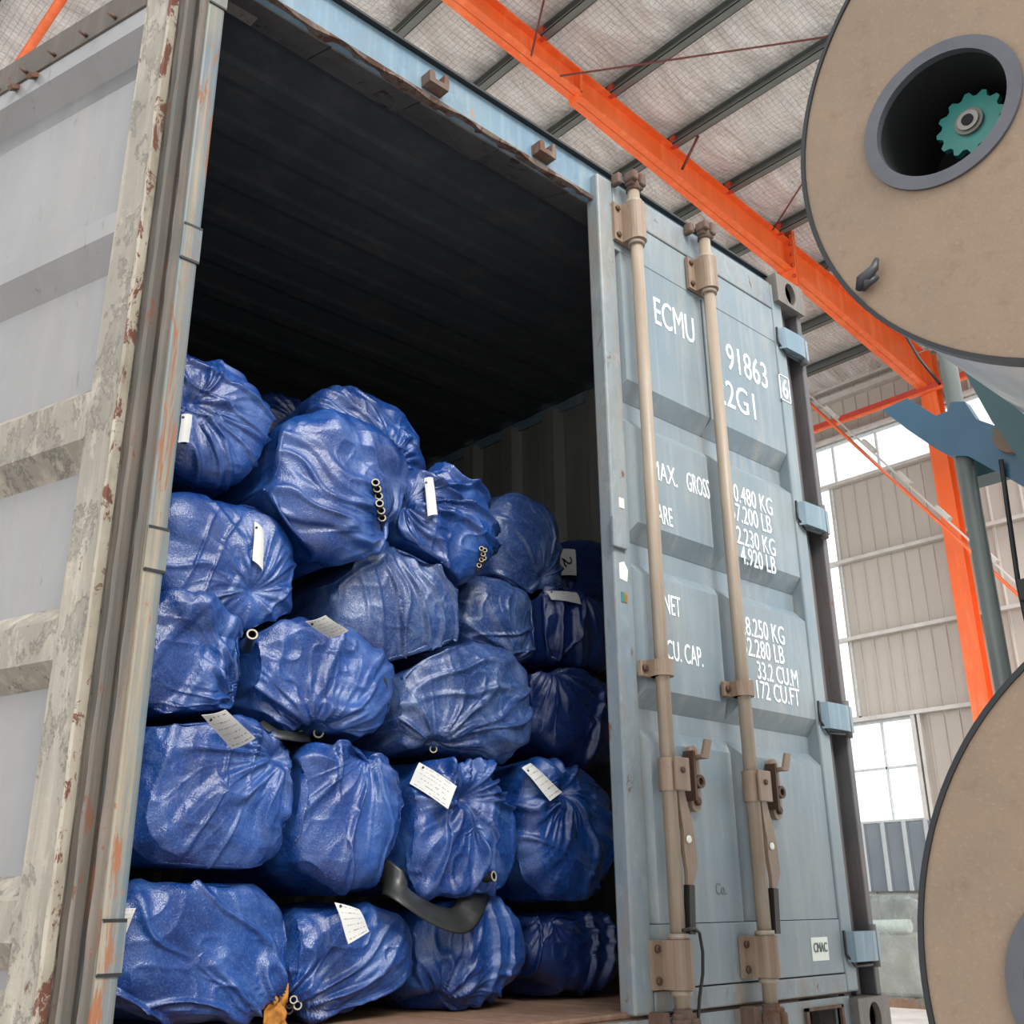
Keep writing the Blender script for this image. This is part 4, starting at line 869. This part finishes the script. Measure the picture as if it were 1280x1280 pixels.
# ================================================================== REELS AND THEIR STAND
def drum_reel(zc, yc, R_, hy, hz_, label, detail):
    xd = .683
    o = thing('drum_reel', label, 'reel', (xd+.4, yc, zc-R_), 'large reels on the stand')
    # end board with a round bore set off its middle
    n = 96; m = MB(); v = []; ro = .131
    for k in range(n):
        t = 2*math.pi*k/n; v.append((xd, yc+R_*math.cos(t), zc+R_*math.sin(t)))
    c_ = (hy, hz_)
    for k in range(n):
        t = 2*math.pi*k/n; p = (yc+R_*math.cos(t)-c_[0], zc+R_*math.sin(t)-c_[1]); l = math.hypot(*p); v.append((xd, c_[0]+p[0]/l*ro, c_[1]+p[1]/l*ro))
    v += [(p[0]+.02, p[1], p[2]) for p in v]; N2 = 2*n; f = []
    for k in range(n):
        j = (k+1) % n; f += [(k, j, n+j, n+k), (N2+k, N2+n+k, N2+n+j, N2+j), (n+k, n+j, N2+n+j, N2+n+k), (k, N2+k, N2+j, j)]
    m.add(v, f).build('end_board', 'fibre', o)
    MB().ring((xd-.004, yc, zc), (1, 0, 0), R_-.004, R_+.0035, .022, 120).build('rim', 'edge_black', o)
    d = MB().ring((xd+.018, yc, zc), (1, 0, 0), R_*.9, R_-.006, .80, 120).build('drum_shell', 'drum', o)
    for p in d.data.polygons: p.use_smooth = abs(p.normal.x) < .5
    MB().ring((xd+.80, yc, zc), (1, 0, 0), R_*.5, R_+.006, .02, 96).build('far_rim', 'galv', o)
    MB().ring((xd-.006, hy, hz_), (1, 0, 0), .109, .132, .014, 64).build('bore_ring', 'hub_grey', o)
    MB().ring((xd+.0082, hy, hz_), (1, 0, 0), .109, .116, .2, 64).build('bore_wall', 'hole_dark', o)
    MB().tube([(xd+.2, hy, hz_), (xd+.21, hy, hz_)], .115, 48).build('bore_back', 'hole_dark', o)
    # sprocket on the shaft
    sx_ = xd+.078; sy, sz_ = hy-.016, hz_+.018; pl_ = []
    for k in range(48):
        t = 2*math.pi*k/48; r = .058 if k % 4 in (0, 1) else .049; pl_.append((r*math.cos(t), r*math.sin(t)))
    MB().prism(pl_, (sx_, sy, sz_), (0, 1, 0), (0, 0, 1), (1, 0, 0), .012).build('sprocket', 'teal', o)
    MB().ring((sx_-.010, sy, sz_), (1, 0, 0), .010, .018, .012, 24).build('shaft_nut', 'steel', o); MB().ring((sx_-.006, sy, sz_), (1, 0, 0), .018, .024, .008, 24).build('washer', 'cabinet', o)
    MB().tube([(sx_-.012, sy, sz_), (sx_+.13, sy, sz_)], .010, 16).build('shaft', 'hole_dark', o)
    if detail:
        p = Vector(at_x(1088, 350, xd-.008)); g = MB()
        g.tube([p+Vector((0, .022, -.008)), p+Vector((-.01, .01, .0)), p+Vector((-.014, -.004, .002)), p+Vector((-.008, -.014, .014)), p+Vector((-.004, -.018, .03))], [.006, .010, .009, .007, .004], 8)
        g.tube([p+Vector((0, .014, -.012)), p+Vector((-.012, .0, -.010)), p+Vector((0, -.012, .0))], [.004, .008, .005], 8); g.build('tape_knot', 'dents', o)
    return o
drum_reel(1.578, -1.539, .511, -1.282, 1.586, 'upper tan fibreboard reel with a teal sprocket in its bore', True)
drum_reel(.281, -1.545, .491, -1.297, .275, 'lower stained fibreboard reel at the right edge', False)
sd_ = thing('reel_stand', 'grey machine frame with a blue bracket behind the reels', 'machine', (1.7, -.95, GZ))
MB().tube([(1.64, -.842, GZ+.02), (1.64, -.842, 1.72)], .0205, 20).build('post', 'machine_grey', sd_)
MB().box(1.55, 1.73, -.93, -.75, GZ, GZ+.02).build('base_plate', 'machine_grey', sd_)
bx = 1.615
MB().prism([(-.665, 1.578), (-.735, 1.586), (-.80, 1.513), (-.83, 1.515), (-.842, 1.535), (-.875, 1.525), (-.895, 1.47), (-.985, 1.40), (-1.03, 1.27), (-1.03, 1.21), (-.945, 1.30), (-.86, 1.385), (-.815, 1.40), (-.785, 1.43), (-.725, 1.50)], (bx, 0, 0), (0, 1, 0), (0, 0, 1), (1, 0, 0), .03).build('bracket', 'machine_blue', sd_)
MB().box(1.55, 1.68, -1.62, -1.46, GZ, 1.95).build('upright', 'cabinet', sd_)
MB().box(1.50, 1.75, -1.75, -1.35, GZ, GZ+.03).build('base_plate', 'cabinet', sd_)
MB().box(1.70, 1.78, -1.6, -.80, 1.36, 1.42).build('cross_bar', 'machine_teal', sd_)
MB().prism([tuple(at_x(u, v, 1.52)[1:]) for u, v in ((1203, 461), (1228, 474), (1300, 535), (1300, 610), (1240, 527))], (1.52, 0, 0), (0, 1, 0), (0, 0, 1), (1, 0, 0), .025).build('guard_plate', 'machine_teal', sd_)
MB().tube([(1.60, -.975, 1.40), (1.645, -.975, 1.40)], [.045, .05], 24).build('bearing_cap', 'fibre', sd_)
for z in (1.578, .281): MB().tube([(1.46, -1.54, z), (1.6, -1.54, z)], .05, 24).build('spindle', 'steel', sd_)
MB().tube([(1.60, -.94, 1.345), (1.612, -.93, 1.22), (1.60, -.928, 1.05), (1.61, -.93, .85), (1.60, -.932, .6), (1.61, -.90, .2), (1.6, -.87, -.4)], .006, 8).build('cable', 'black', sd_)
MB().tube([(1.66, -.735, 1.79), (1.63, -.775, 1.69), (1.61, -.825, 1.59)], .0035, 8).build('cable', 'black', sd_)
MB().box(1.59, 1.63, -.965, -.925, 1.005, 1.055, .004).build('limit_switch', 'black', sd_)
cb = thing('machine_cabinet', 'olive grey machine housing behind the lower reel', 'machine', (1.95, -1.3, GZ))
MB().box(1.80, 2.3, -1.7, -.955, GZ, 1.62, .02).build('housing', 'cabinet', cb); MB().box(1.785, 1.80, -1.6, -1.02, -.6, 1.3, .006).build('door', 'machine_grey', cb); MB().box(1.77, 1.785, -1.08, -1.06, .2, .34, .004).build('door_handle', 'black', cb)
